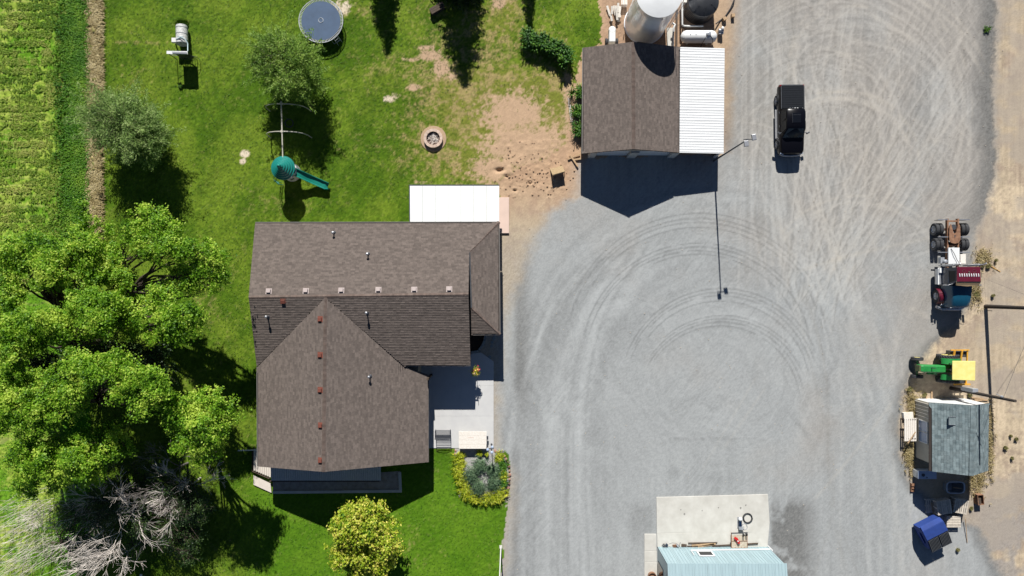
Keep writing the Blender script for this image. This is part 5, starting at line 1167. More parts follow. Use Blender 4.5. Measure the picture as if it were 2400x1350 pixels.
for s in (-1, 1):
    wheel('wheel', ft, (-1.35, s*.72, .47), .47, .27, .22, 'Y', 'canopy', side=-s if False else s)
    wheel('wheel', ft, (.95, s*.92, .80), .80, .42, .45, 'Y', 'canopy', side=s, n=36, lug=26)
    mb = MB(); secs = []
    for t in np.linspace(.3, 2.6, 12):
        x = .95+.92*math.cos(t); z = .80+.9*math.sin(t); secs.append([(x, s*.42, z+.03), (x, s*.86, z), (x, s*.87, z-.1), (x, s*.42, z-.04)])
    mb.loft(secs); mb.build('fender', M['green'], ft, True)
mb = MB(); mb.slab([(.32, .78, 2.42), (2.15, .80, 2.42), (2.15, -.76, 2.42), (.34, -.72, 2.42)], .07); mb.build('canopy', M['canopy'], ft, bevel=.03)
mb = MB()
for (x, y) in ((.55, .5), (.55, -.5), (1.9, .5), (1.9, -.5)): mb.tube([(x, y, .9), (x, y, 2.36)], .03, 6)
mb.build('canopy_post', M['steel'], ft)
mb = MB(); mb.box((1.25, 0, 1.1), (.45, .5, .1)); mb.box((1.48, 0, 1.4), (.1, .5, .5)); mb.build('seat', M['blackplastic'], ft, bevel=.03)
mb = MB(); mb.tube([(.75+.05, .2*math.cos(t), 1.6+.2*math.sin(t)) for t in np.linspace(0, 6.283, 17)], .02, 6, False); mb.tube([(.45, 0, 1.35), (.8, 0, 1.6)], .025, 6); mb.build('steering_wheel', M['blackplastic'], ft)
# rear frame
mb = MB(); mb.beam((1.05, 1.52, 1.0), (2.55, 1.56, 1.0), .09, .12); mb.beam((1.45, -1.28, .9), (2.75, -1.24, .9), .12, .14); mb.beam((1.35, 1.5, 1.05), (1.35, .3, .8), .13, .1); mb.beam((1.95, 1.5, 1.05), (1.95, .3, .8), .13, .1)
mb.beam((2.45, 1.5, .95), (2.45, -1.2, .85), .1, .1); mb.beam((1.35, .3, .8), (1.35, -1.2, .8), .13, .1); mb.build('rear_frame', M['yellow'], ft)
for q in (((1.85, 1.2, .5), (1.4, .5, .6)), ((2.0, -1.0, .45), (1.3, .4, .5))): mb = MB(); mb.box(*q); mb.build('dark_box', M['steel'], ft, bevel=.03)  # plain dark boxes inside the rear frame
# ================================================================ YARD ODDMENTS
def rt(name, label, cat, x, y, rz=0, group=None): return root(name, label, cat, G(x, y), rz, group)
# utility poles
u1 = rt('utility_pole', 'tall dark utility pole leaning out of the right edge between truck and tractor', 'utility pole', 2310, 718)
mb = MB(); mb.tube([(0, 0, 0), (.0, .0, 8.7)], .17, 10, r2=.11); mb.build('pole', M['pole'], u1, True); mb = MB(); mb.tube([(.1, -.35, .6), (.1, -.35, .1)], .03, 5); mb.tube([(.03, .1, 7.6), (-.1, 2.3, .0)], .008, 4); mb.build('guy_wire', M['steel'], u1)
u2 = rt('utility_pole', 'dark utility pole with grey transformer box above the small shed', 'utility pole', 2229, 910)
tip = P(2380, 940, 7.7)-G(2229, 910); mb = MB(); mb.tube([(0, 0, 0), tip], .15, 10, r2=.1); mb.build('pole', M['pole'], u2, True)
mb = MB(); a_ = tip*.24; b__ = tip*.44; mb.beam(a_+Vector((-.12, .22, 0)), b__+Vector((-.12, .22, 0)), .42, .3, (0, 1, 0)); mb.build('meter_box', M['galv'], u2, bevel=.02)
mb = MB(); q = tip*.83; mb.tube([q+Vector((-.5, .35, 0)), q+Vector((.3, -.1, .05))], .03, 6); mb.lathe([(.05, -.1), (.1, 0), (.05, .12)], q+Vector((-.1, .15, 0)), 10); mb.build('insulator', M['galv'], u2)
mb = MB(); pts = [q+Vector((-.1, .2, .1)).lerp(Vector((0, 0, 0)), 0)]; e_ = Vector((6.5, 14, 1.6)); 
mb.tube([q+e_*t-Vector((0, 0, 1.6*math.sin(math.pi*t)*.6)) for t in np.linspace(0, 1, 14)], .012, 5); mb.build('cable', M['steel'], u2)
# pallets stacks
def pallet(mbp, w=1.1, d=1.1, n=7):
    p = bpy.data.objects.new('x', None); 
def pallet_thing(label, x, y, z, rz, w=1.2, d=1.15, n=7, m='wooddark', group='pallets stacked behind the shed'):
    r = root('pallet', label, 'pallet', G(x, y)+Vector((0, 0, z)), rz, group)
    for k in range(n):
        b = MB(); b.box((-w/2+(k+.5)*w/n, 0, .125), (w/n*.72, d, .025)); b.build('slat', M[m], r)
    b = MB()
    for y_ in (-d/2+.06, 0, d/2-.06): b.box((0, y_, .062), (w, .09, .1))
    b.build('stringer', M[m], r)
    return r
k = 0
for (x, y, rz, lab, n_) in ((2201, 1183, .17, 'left', 5), (2240, 1181, -.2, 'right', 5)):
    for j in range(n_): pallet_thing(f'weathered pallet, {["lowest","second from the ground","third from the ground","fourth from the ground","topmost"][j]} in the {lab} tall stack beside the shed', x, y, j*.14, rz+rnd.uniform(-.03, .03), m='palletwood', w=1.2 if lab == 'left' else 1.15)
pallet_thing('old brown pallet lying alone in shade left of the tall stacks', 2184, 1184, .0, .05, m='palletwood'); pallet_thing('pale edged pallet poking out under the left tall stack', 2198, 1190, .02, .2, m='wood')
for j in range(3): pallet_thing(f'brown pallet, {["bottom","middle","top"][j]} of the low stack by the blue bin', 2228, 1219, j*.14, 1.57, m='palletwood', w=.95)
M['ribgrey'] = mat('sun worn black plastic', (.09, .095, .1), .5)
# blue bin with two ribbed black lids
bb = rt('dumpster', 'blue waste bin with two ribbed black lids beside the pallets', 'bin', 2172, 1240, .47)
mb = MB(); wv = 1.85; mb.loft([[(-wv/2, y, z0), (wv/2, y, z0), (wv/2, y, z1), (-wv/2, y, z1)] for (y, z0, z1) in ((-1.0, .3, 1.1), (-.2, .1, 1.35), (.75, .1, 1.35), (1.0, .25, 1.1))]); mb.build('body', M['bluebin'], bb, bevel=.02)
mb = MB(); mb.slab([(-wv/2-.02, -.02, 1.48), (wv/2+.02, -.02, 1.48), (wv/2+.02, .82, 1.5), (-wv/2-.02, .82, 1.5)], .05); mb.build('top', M['bluebin'], bb, bevel=.02)
mb = MB(); mb.slab([(-wv/2-.02, .83, 1.49), (wv/2+.02, .83, 1.49), (wv/2-.05, 1.16, 1.3), (-wv/2+.05, 1.16, 1.3)], .05); mb.build('top_slope', M['bluebin'], bb, bevel=.02)
for s in (-1, 1):
    mb = MB(); mb.slab([(s*.47-.44, -1.2, 1.18), (s*.47+.44, -1.2, 1.18), (s*.47+.44, -.05, 1.5), (s*.47-.44, -.05, 1.5)], .04); l_ = mb.build('lid', M['blackplastic'], bb)
    for k in range(8):
        x = s*.47-.385+k*.11; mb = MB(); mb.beam((x, -1.2, 1.22), (x, -.07, 1.54), .04, .05); mb.build('rib', M['ribgrey'], l_)
for s in (-1, 1): mb = MB(); mb.box((s*(wv/2+.06), 0, .85), (.1, .9, .18)); mb.build('fork_pocket', M['bluebin'], bb)
mb = MB(); mb.tube([(-.9, -1.22, 1.16), (.9, -1.22, 1.16)], .02, 6); mb.build('hinge_bar', M['galv'], bb)
# freezer, tub, stool, box
fz = rt('chest_freezer', 'pale blue chest freezer in the shadow at the shed corner', 'freezer', 2151, 1103)
fz.location = P(2173, 1113, .9); fz.location.z = 0
mb = MB(); mb.box((0, 0, .45), (1.45, .62, .84)); mb.build('body', M['white'], fz, bevel=.03); mb = MB(); mb.box((0, 0, .9), (1.5, .66, .08)); l_ = mb.build('lid', M['glass'], fz, bevel=.02); mb = MB(); mb.lathe([(.13, .94), (.13, .99), (.09, 1.0)], (-.35, 0, 0), 14); mb.lathe([(.05, .94), (.05, .97)], (-.05, -.2, 0), 10); mb.build('knob', M['steel'], fz, True)
tbq = P(2240, 1143, .6); tbq.z = 0; tubr = root('water_trough', 'dark plastic trough with a grey rim in the shed shadow', 'trough', tbq)
mb = MB()
pts = [(math.copysign(abs(math.cos(t))**.5, math.cos(t))*.78, math.copysign(abs(math.sin(t))**.5, math.sin(t))*.5) for t in np.linspace(0, 2*math.pi, 29)[:-1]]
def sc_(p, s, z): return [(q[0]*s, q[1]*s, z) for q in p]
mb.loft([sc_(pts, .9, 0), sc_(pts, .97, .55), sc_(pts, 1.0, .6), sc_(pts, .86, .6), sc_(pts, .8, .1)]); mb.build('shell', M['galv'], tubr, True)
mb = MB(); mb.box((.1, .05, .61), (.86, .6, .03)); mb.build('cover', M['blackplastic'], tubr); mb = MB(); mb.beam((-.25, .02, .64), (.45, -.05, .64), .03, .02); mb.build('stick', M['wood'], tubr)
for k in range(12):
    pass
bx = rt('steel_crate', 'open rusty steel crate standing right of the pallet stacks', 'crate', 2288, 1167, .08)
mb = MB()
for (c_, d_) in (((-.22, 0, .28), (.04, .8, .56)), ((.24, 0, .28), (.04, .8, .56)), ((0, -.4, .28), (.48, .04, .56)), ((0, .4, .28), (.48, .04, .56)), ((0, 0, .03), (.46, .8, .04))): mb.box(c_, d_)
mb.build('side_panel', M['rust'], bx); mb = MB(); mb.box((-.1, -.1, .5), (.3, .5, .05)); mb.build('lid', M['wooddark'], bx)
stl = rt('step_stool', 'small brown two tread step by the shed corner shadow', 'step', 2136, 1141)
for k in range(3):
    mb = MB(); mb.box((0, .25-k*.26, .3-k*.09), (.3, .22, .04)); mb.build('tread', M['rust'], stl)
mb = MB(); mb.box((-.13, 0, .12), (.03, .7, .22)); mb.box((.13, 0, .12), (.03, .7, .22)); mb.build('side_rail', M['rust'], stl)
# slatted panel leaning by the shed window
lp_ = rt('slatted_panel', 'pale slatted gate panel lying on supports below the shed window', 'panel', 2122, 1000)
qo = G(2122, 1000)
for k in range(6):
    x0 = 2120+k*4.7; mb = MB(qo); mb.slab([P(x0, 981, .75), P(x0+4.3, 980, .8), P(x0+4.3, 1034, .8), P(x0, 1034, .75)], .04); mb.build('slat', M['whitewood'], lp_)
mb = MB(qo); mb.beam(P(2119, 984, .72), P(2148, 983, .76), .1, .05); mb.build('support', M['wooddark'], lp_); mb = MB(qo); mb.beam(P(2119, 1028, .72), P(2148, 1028, .76), .1, .05); mb.build('support', M['wooddark'], lp_)
for (x, y) in ((2122, 985), (2145, 985), (2122, 1028), (2145, 1028)): mb = MB(qo); a_ = P(x, y, .70); mb.beam((a_.x, a_.y, 0), a_, .08, .08); mb.build('leg', M['wooddark'], lp_)
for (pts_, l_, w_) in ((((2118, 968), (2140, 966), (2141, 980), (2119, 981)), 'short pale boards at the upper end of the slatted panel', .35),):
    oo = G(*pts_[0]); mb = MB(oo); mb.slab([P(p[0], p[1], w_) for p in pts_], .3); tag(mb.build('board_stack', M['whitewood'], None, loc=oo), l_, 'boards')
oo = G(2140, 1020); mb = MB(oo); mb.beam(P(2146, 1012, 1.0), P(2128, 1039, .9), .07, .05); tag(mb.build('loose_board', M['wood'], None, loc=oo), 'thin pale board lying diagonally over the slatted panel', 'board')
oo = G(2262, 1240); mb = MB(oo); mb.tube([G(2257, 1213)+Vector((0, 0, .3)), G(2266, 1271)+Vector((0, 0, .05))], .03, 6); tag(mb.build('long_stick', M['wood'], None, loc=oo), 'long thin wooden stick lying below the pallets', 'stick')
# planks north of shed
for i, (x, y, a_, l_, lab) in enumerate(((2290, 939, -.1, 1.0, 'upper short board behind the shed roof ridge'), (2298, 943, -.05, 1.1, 'middle short board behind the shed roof'), (2288, 945, .1, .8, 'lowest short board touching the shed wall'), (2170, 936, 1.5, .6, 'upright narrow board left behind the shed'), (2182, 932, 1.55, .8, 'taller narrow board second from the left behind the shed'))):
    mb = MB(); mb.box((0, 0, .06+i*.01), (l_, .1, .05)); o = mb.build('loose_board', M['wood'], None, loc=G(x, y-6)); o.rotation_euler[2] = a_; tag(o, lab, 'board', 'loose boards behind the shed')
yl = G(2320, 625); mb = MB(yl); mb.tube([G(2304, 609)+Vector((0, 0, .03)), G(2322, 624)+Vector((0, 0, .05)), G(2344, 637)+Vector((0, 0, .03))], .025, 5); tag(mb.build('yellow_rope', M['yellow'], None, loc=yl), 'yellow rope stretched over the dry weeds beside the truck', 'rope')
# ---- things on the concrete pad
hc = rt('hose_coil', 'coiled black hose lying on the concrete pad', 'hose', 1750, 1213); mb = MB()
pts = [((.36+.02*math.sin(t*.7))*math.cos(t)+.02*t/6, (.38+.03*math.cos(t*.5))*math.sin(t), .12+.02*t/6) for t in np.linspace(0, 6.283*3, 70)]
mb.tube(pts, .028, 6); mb.build('coil', M['rubber'], hc, True)
pu = rt('pressure_pump', 'blue grey pump and motor set on the concrete pad left of the coil', 'pump', 1732, 1226)
mb = MB(); mb.tube([(.0, .35, .3), (.0, -.15, .3)], .14, 14); mb.build('motor', M['navy'], pu, True); mb = MB(); mb.lathe([(.14, .3), (.16, .42), (.1, .5), (.02, .52)], (.0, .45, 0), 14); mb.build('canister', M['white'], pu, True)
mb = MB(); mb.box((.04, -.28, .28), (.3, .25, .3)); mb.tube([(.05, -.2, .4), (.25, -.1, .45), (.3, -.4, .3), (.2, -.7, .1)], .025, 6); mb.box((0, .1, .12), (.35, .9, .06)); mb.build('pump_head', M['galv'], pu, bevel=.02)
ct = rt('utility_trailer', 'low rusty flat cart frame with a dark cross bar against the workshop', 'cart', 1730, 1262)
mb = MB(); mb.box((0, -.15, .28), (1.28, 1.0, .04)); mb.build('bed', mat('worn plywood', C(178, 164, 142), .9, c2=C(214, 204, 186), scale=6), ct)
mb = MB()
for s in (-1, 1): mb.beam((s*.65, .58, .3), (s*.65, -.68, .3), .04, .06)
for y in (-.66, -.1): mb.beam((-.65, y, .3), (.65, y, .3), .04, .06)
for (x, y) in ((-.6, .5), (.6, .5), (-.6, -.6), (.6, -.6)): mb.beam((x, y, 0), (x, y, .28), .05, .05)
mb.build('frame', M['rust'], ct); mb = MB(); mb.beam((-.66, .56, .36), (.66, .6, .36), .08, .06); mb.build('cross_bar', M['steel'], ct)
rd = rt('red_jug', 'red plastic spray tank lying on the cart by the workshop wall', 'jug', 1725, 1264, .3); rd.location.z = .3
mb = MB(); mb.tube([(-.05, .25, .12), (.05, -.2, .12)], .12, 12); mb.box((-.1, .28, .1), (.18, .14, .16), .5); mb.build('tank', M['red'], rd, True); mb = MB(); mb.lathe([(.05, .2), (.05, .28)], (0, .05, 0), 10); mb.build('cap', M['white'], rd)
for (x, y, l_) in ((1738, 1250, 'left dark rubber boot standing on the cart'), (1745, 1249, 'right dark rubber boot standing on the cart')):
    mb = MB(); mb.box((0, 0, .12), (.1, .28, .22), taper=.7); mb.box((0, .08, .3), (.1, .12, .25)); o = mb.build('boot', M['blackplastic'], None, bevel=.03, loc=G(x, y)+Vector((0, 0, .3))); tag(o, l_, 'boot', 'boots on the cart')
wr = rt('white_hose', 'thin loose white hose loops beside the pump', 'hose', 1743, 1233); mb = MB(); mb.tube([(.22*math.cos(t)+.03*t/6, .26*math.sin(t), .11) for t in np.linspace(0, 12.5, 40)], .014, 5); mb.build('loop', M['galv'], wr)
vs = rt('bench_vise', 'small grey fitting with coiled cord at the workshop wall', 'tool', 1714, 1272); mb = MB(); mb.tube([(.16*math.cos(t), .16*math.sin(t), .2) for t in np.linspace(0, 9, 22)], .02, 5); mb.box((.0, 0, .1), (.16, .16, .2)); mb.build('body', M['steel'], vs)
wl_ = [(1612, 1274, 1680, 1273, .06, 'thin dark rail lying topmost of the lumber by the workshop wall', 'wooddark'), (1620, 1281, 1676, 1275, .18, 'wide pale board in the lumber row by the workshop wall', 'wood'), (1634, 1283, 1672, 1276.5, .12, 'pinkish board overlapping the wide pale one', 'wood'), (1668, 1281, 1775, 1275, .1, 'long brown timber running right along the workshop wall', 'wooddark'), (1596, 1279, 1608, 1280, .2, 'short brown block of wood by the workshop corner', 'wooddark'), (1609, 1281.5, 1634, 1281, .07, 'dark thin lumber end left of the wide pale board', 'wooddark')]
for (xa, ya, xb, yb, w_, l_, m_) in wl_:
    oo = G(xa, ya-1)+Vector((0, 0, .09)); mb = MB(oo); mb.beam(G(xa, ya-3)+Vector((0, 0, .16)), G(xb, yb-3)+Vector((0, 0, .16)), w_, .07); tag(mb.build('timber', M[m_], None, loc=oo), l_, 'timber', 'lumber along the workshop wall')
for (x, y, lab) in ((1557, 1276, 'tangled blue and black tool heap at the workshop left corner'), (1582, 1277, 'small coil of rusty wire by the workshop wall')):
    r_ = rt('scrap', lab, 'scrap', x, y); mb = MB()
    for k in range(9): a_ = rnd.random()*6.28; mb.tube([(rnd.uniform(-.25, .25), rnd.uniform(-.12, .12), .1+rnd.random()*.2) for q in range(3)], .03, 5)
    mb.build('metal', M['steel'] if x < 1570 else M['rust'], r_); mb = MB(); mb.box((.15, .05, .25), (.14, .2, .2), .5); mb.build('handle', M['navy'] if x < 1570 else M['galv'], r_, bevel=.02)
ah = G(1575, 1270); mb = MB(ah); mb.tube([G(1566, 1272)+Vector((0, 0, .3)), G(1572, 1267)+Vector((0, 0, .5)), G(1580, 1267)+Vector((0, 0, .6)), G(1588, 1273)+Vector((0, 0, .6)), G(1592, 1280)+Vector((0, 0, .5))], .015, 5); mb.tube([G(1589, 1286)+Vector((0, 0, .1)), G(1588.5, 1262)+Vector((0, 0, .9))], .02, 5)
tag(mb.build('hydrant_hose', M['steel'], None, loc=ah), 'thin grey rod and arched hose at the workshop wall', 'hose')
dm = rt('round_mat', 'round tan planter ring on the walk left of the workshop', 'planter', 1527, 1348); mb = MB(); mb.lathe([(.34, 0), (.36, .3), (.3, .3), (.28, .1)], (0, 0, .08), 24, cap=False); mb.lathe([(.28, .14), (.02, .16)], (0, 0, .08), 24, cap=False); mb.build('ring', M['rust'], dm, True)
# ---- flower basket on a hook by the porch
fb = root('flower_basket', 'hanging basket of pink and yellow flowers above the shaded patio', 'flower basket', G(1124, 855)); fb.location = P(1115, 871, 1.6); fb.location.z = .07
mb = MB(); mb.lathe([(.12, 1.2), (.2, 1.4), (.22, 1.48)], n=16); mb.build('pot', M['blackplastic'], fb, True)
mb = MB(); mb.tube([(0, 0, 0), (0, 0, 2.1), (.0, -.06, 2.2), (0, .0, 2.25)], .018, 6); mb.build('hook_post', M['steel'], fb)
mb = MB(); mb.box((-.18, -.12, 1.85), (.4, .12, .02)); mb.build('name_plate', M['wood'], fb)
# ================================================================ VEGETATION
def quads(c, L, W, nrm=None, up=.4, rng=nr, spread=1.0, direc=None):
    """rhombic leaves: centres c (N,3)"""
    n = len(c); nn = rng.normal(size=(n, 3))*spread; nn[:, 2] = np.abs(nn[:, 2])+up
    if nrm is not None: nn = nn+nrm
    nn /= np.linalg.norm(nn, axis=1)[:, None]
    t = rng.normal(size=(n, 3)) if direc is None else direc+rng.normal(size=(n, 3))*.35
    t -= (t*nn).sum(1)[:, None]*nn; t /= np.linalg.norm(t, axis=1)[:, None]+1e-9; b = np.cross(nn, t)
    l = L*rng.uniform(.65, 1.3, n)[:, None]/2; w = W*rng.uniform(.7, 1.25, n)[:, None]/2
    V = np.stack([c-t*l, c+b*w-t*l*.1, c+t*l, c-b*w-t*l*.1], 1).reshape(-1, 3)
    return V, np.arange(4*n).reshape(n, 4)
def leafobj(name, c, L, W, m, parent, **k):
    V, Q_ = quads(c, L, W, **k); o0 = np.array(parent.location) if parent else 0
    return npmesh(name, V-o0, Q_, m, parent)
def tufts(cen, rad, ntuft, per, tr_, rng=nr, squash=.75, low=-.25, shell=(.72, 1.0)):
    """leaf positions: tufts scattered over the upper shell of an ellipsoid"""
    d = rng.normal(size=(ntuft*3, 3)); d /= np.linalg.norm(d, axis=1)[:, None]; d = d[d[:, 2] > low][:ntuft]
    r = rng.uniform(shell[0], shell[1], len(d))[:, None]*(1+.3*rng.normal(size=(len(d), 1)))
    tc = d*r*rad; tc[:, 2] *= squash; tc += cen
    trr = tr_*rng.uniform(.55, 1.35, len(tc))
    q = rng.normal(size=(len(tc), per, 3))*.5; q[:, :, 2] *= .6
    pts = tc[:, None, :]+q*trr[:, None, None]
    nrm = np.repeat(d*.9, per, axis=0)
    return pts.reshape(-1, 3), nrm, tc
def limb(mb, a, b, r0, r1, rr, bend=.12, n=6, seg=5):
    a = Vector(a); b = Vector(b); L = (b-a).length; off = Vector((rr.uniform(-1, 1), rr.uniform(-1, 1), rr.uniform(0, .8)))*L*bend
    pts = []
    for i in range(seg+1):
        t = i/seg; p = a.lerp(b, t)+off*math.sin(math.pi*t)+Vector((rr.uniform(-1, 1), rr.uniform(-1, 1), 0))*L*.02; pts.append(p)
    mb.tube(pts, r0, n, r2=r1); return pts
def tree(name, label, cat, base, blobs, m, L=.18, W=.11, per=50, dens=34, tr_=.38, tr0=.22, group=None, seed=0, bark='bark', low=-.25, squash=.75, extra=0.0, twigs=2, shell=(.72, 1.0)):
    """base in ground pixels; blobs = (px, py, z, radius px) as seen; each becomes a bough with leaf tufts"""
    rr = random.Random(seed); rng = np.random.default_rng(seed+100)
    b0 = G(*base); r = root(name, label, cat, b0, 0, group)
    mb = MB(b0); zc = min(b[2] for b in blobs); fork = Vector((b0.x, b0.y, max(1.0, zc*.45)))
    mb.tube([b0-Vector((0, 0, .1)), b0+Vector((0, 0, .3)), fork], [tr0*1.35, tr0, tr0*.8], 9)
    C_ = []; Nn = []
    for (x, y, z, rp) in blobs:
        c = P(x, y, z); rad = rp*(H-z)/F
        cc = np.array(c); k = max(6, int(dens*rad*rad))
        p, nrm, tc = tufts(cc, rad, k, per, tr_, rng, squash, low, shell)
        C_.append(p); Nn.append(nrm)
        pts = limb(mb, fork, c-Vector((0, 0, rad*.35)), tr0*.5, tr0*.2, rr)
        for j in range(min(len(tc), max(6, int(rad*9)*twigs))):
            q = Vector(tc[rr.randrange(len(tc))]); limb(mb, pts[rr.choice((-1, -2, -2, -3))], q, tr0*.16, .012, rr, .08, 4, 3)
    mb.build('trunk', M[bark], r, True)
    leafobj('crown', np.concatenate(C_), L, W, m, r, nrm=np.concatenate(Nn), rng=rng)
    return r
def feathery(name, label, cat, base, c, rx, ry, h, m, n, seed, Lb=(1.2, 2.6), leafL=.2, leafW=.05, droop=.5, ang=0.0):
    """open crown of long leafy sprays rising from a short trunk; c = crown centre as seen, at mid height"""
    rr = random.Random(seed); rng = np.random.default_rng(seed); b0 = G(*base); r = root(name, label, cat, b0); mb = MB(b0)
    cc = P(c[0], c[1], h*.6); sx, sy = rx*(H-h*.6)/F, ry*(H-h*.6)/F
    mb.tube([b0, b0.lerp(Vector((cc.x, cc.y, h*.45)), .5), Vector((cc.x, cc.y, h*.45))], [.16, .12, .07], 8)
    pts = []; dr_ = []
    for i in range(n):
        a = rr.random()*6.283; q = math.sqrt(rr.random())*.75; ex, ey = sx*q*math.cos(a), sy*q*math.sin(a); ca, sa_ = math.cos(ang), math.sin(ang); s = Vector((cc.x+ex*ca-ey*sa_, cc.y+ex*sa_+ey*ca, h*rr.uniform(.3, .8)*(1-.35*q)+.15))
        a2 = a+rr.gauss(0, .7); d = Vector((math.cos(a2)*rr.uniform(.4, 1), math.sin(a2)*rr.uniform(.4, 1), rr.uniform(.1, .9))).normalized(); L = rr.uniform(*Lb)*(.55+.6*(1-q))*(1.5 if rr.random() < .12 else 1); p = s; P_ = [p]
        for k in range(6): d = (d+Vector((rr.gauss(0, .08), rr.gauss(0, .08), -.12*droop))).normalized(); p = p+d*L/6; P_.append(p)
        mb.tube(P_, .018, 3, False, r2=.004)
        if rr.random() < .25: limb(mb, (cc.x, cc.y, h*.35), s, .04, .018, rr, .1, 4, 3)
        for k in range(int(L*46)):
            t = rr.uniform(.1, 6); k0 = min(5, int(t)); u = P_[k0].lerp(P_[k0+1], t-k0); w_ = .10+.12*(1-t/6)
            pts.append(u+Vector((rr.gauss(0, w_), rr.gauss(0, w_), rr.gauss(0, w_*.7)))); dr_.append((P_[k0+1]-P_[k0]).normalized()+Vector((rr.gauss(0, .5), rr.gauss(0, .5), rr.gauss(0, .3))))
    mb.build('trunk', M['bark'], r); leafobj('crown', np.array(pts), leafL, leafW, m, r, direc=np.array(dr_), rng=rng, up=.9)
    return r
MP = M['maple']; mg = 'leafy maples along the left of the farmhouse'
def scat(x, y, z, rx, ry, n, rp, s):
    q = random.Random(s); out = []
    n = int(n*1.5); rp = rp*.76
    for i in range(n):
        a = q.random()*6.283; r = math.sqrt(q.random()); out.append((x+rx*r*math.cos(a), y+ry*r*math.sin(a), z+q.uniform(-1.0, 1.0)+.8*(1-r), rp*q.uniform(.7, 1.25)))
    return out
tree('maple_tree', 'upper right maple of the grove, its crown leaning towards the house ridge', 'tree', (340, 680), [(325, 535, 7.6, 32), (345, 500, 7.6, 20), (375, 525, 8.2, 28), (412, 540, 8, 22), (345, 575, 8, 28), (390, 580, 8.6, 32), (432, 590, 8.4, 26), (478, 585, 8, 26), (508, 610, 8, 24), (470, 630, 7.6, 26), (500, 655, 7.4, 22), (420, 640, 5.6, 24), (300, 560, 7, 20), (440, 665, 7, 26), (398, 680, 6.2, 22), (520, 640, 7.6, 14)], MP, seed=1, group=mg)
tree('maple_tree', 'mid maple with a loose low crown, just below the upper right maple', 'tree', (370, 770), [(360, 700, 8.4, 26), (405, 708, 8.8, 26), (435, 735, 9.4, 28), (395, 755, 9.2, 30), (447, 765, 9, 22), (365, 785, 8.4, 22), (335, 740, 8.6, 26), (465, 740, 9, 18), (420, 785, 8.8, 22), (460, 765, 8.6, 14)], MP, seed=2, group=mg)
tree('maple_tree', 'broad maple at the upper left whose crown spreads over the hay field edge', 'tree', (190, 720), scat(120, 620, 7, 130, 55, 16, 30, 3)+[(215, 640, 7, 32), (250, 620, 6.5, 28), (285, 660, 6.5, 30), (30, 610, 6.4, 30), (60, 570, 6, 26), (270, 600, 6, 22)], MP, seed=3, group=mg)
tree('maple_tree', 'tall maple in the middle of the left grove above the dark gap', 'tree', (230, 800), scat(170, 740, 8, 120, 50, 15, 32, 4)+[(215, 705, 8.4, 30), (290, 730, 7, 28), (310, 770, 6.6, 24), (50, 790, 7.5, 32), (90, 800, 7.4, 34), (130, 770, 8, 30)], MP, seed=4, group=mg)
tree('maple_tree', 'maple at the far left edge reaching past the frame', 'tree', (95, 850), scat(15, 800, 7.6, 50, 90, 12, 32, 5)+[(30, 700, 7, 28), (20, 660, 7, 26)], MP, seed=5, group=mg)
tree('maple_tree', 'bright maple south of the dark gap with the widest crown of the grove', 'tree', (290, 920), scat(240, 890, 8.6, 125, 50, 18, 32, 6)+[(345, 890, 9.4, 30), (365, 920, 9.8, 28), (330, 955, 9.4, 30), (180, 940, 8, 30), (375, 890, 9.6, 22)], MP, seed=6, group=mg)
tree('maple_tree', 'yellow green maple at the left edge south of the grove centre', 'tree', (140, 960), scat(60, 960, 7.8, 80, 60, 16, 32, 7)+[(20, 900, 7.4, 30), (100, 890, 7.6, 26)], MP, seed=7, group=mg)
tree('maple_tree', 'southernmost maple of the grove just above the dead branches', 'tree', (240, 1030), scat(120, 1075, 7.4, 95, 50, 16, 32, 8)+[(200, 1040, 7, 28), (240, 1060, 6.6, 28), (220, 1110, 6, 26), (60, 1140, 6.6, 28), (290, 1040, 5.6, 24), (255, 1010, 6.4, 22)], MP, seed=8, group=mg)
tree('maple_tree', 'separate round maple standing nearest the west wall of the farmhouse', 'tree', (510, 985), [(455, 950, 8.4, 32), (500, 940, 8.6, 30), (430, 985, 8.4, 32), (475, 1000, 9, 36), (520, 965, 8.4, 28), (542, 975, 8.2, 18), (440, 1035, 8.2, 32), (488, 1045, 8.2, 32), (412, 940, 8.6, 20), (395, 965, 8.8, 16), (515, 1015, 8, 24), (402, 1000, 7.6, 16), (470, 1075, 7.6, 16)], MP, seed=9, tr0=.2)
tree('young_maple', 'slim young maple growing on the ditch bank at the edge of the hay field', 'tree', (205, 560), [(198, 490, 4, 18), (210, 520, 4.2, 20), (190, 545, 4.2, 22), (215, 560, 4, 20), (200, 585, 4, 22), (250, 560, 3.4, 16), (260, 530, 3, 12)], MP, seed=10, tr0=.09, dens=26)
tree('low_maple', 'low leafy understorey maple at the field corner beneath the grove', 'tree', (140, 600), scat(150, 595, 3.5, 130, 30, 12, 26, 12), MP, seed=12, tr0=.1, dens=16)
# grey green feathery trees
feathery('russian_olive', 'grey green feathery tree leaning over the brown ditch strip', 'tree', (345, 365), (290, 296), 96, 54, 5.8, M['olive'], 520, 21, ang=-.55)
feathery('willow_tree', 'light green feathery willow left of the trampoline', 'tree', (716, 212), (668, 150), 82, 50, 5.6, M['willow'], 500, 22, droop=.8, ang=-.75)
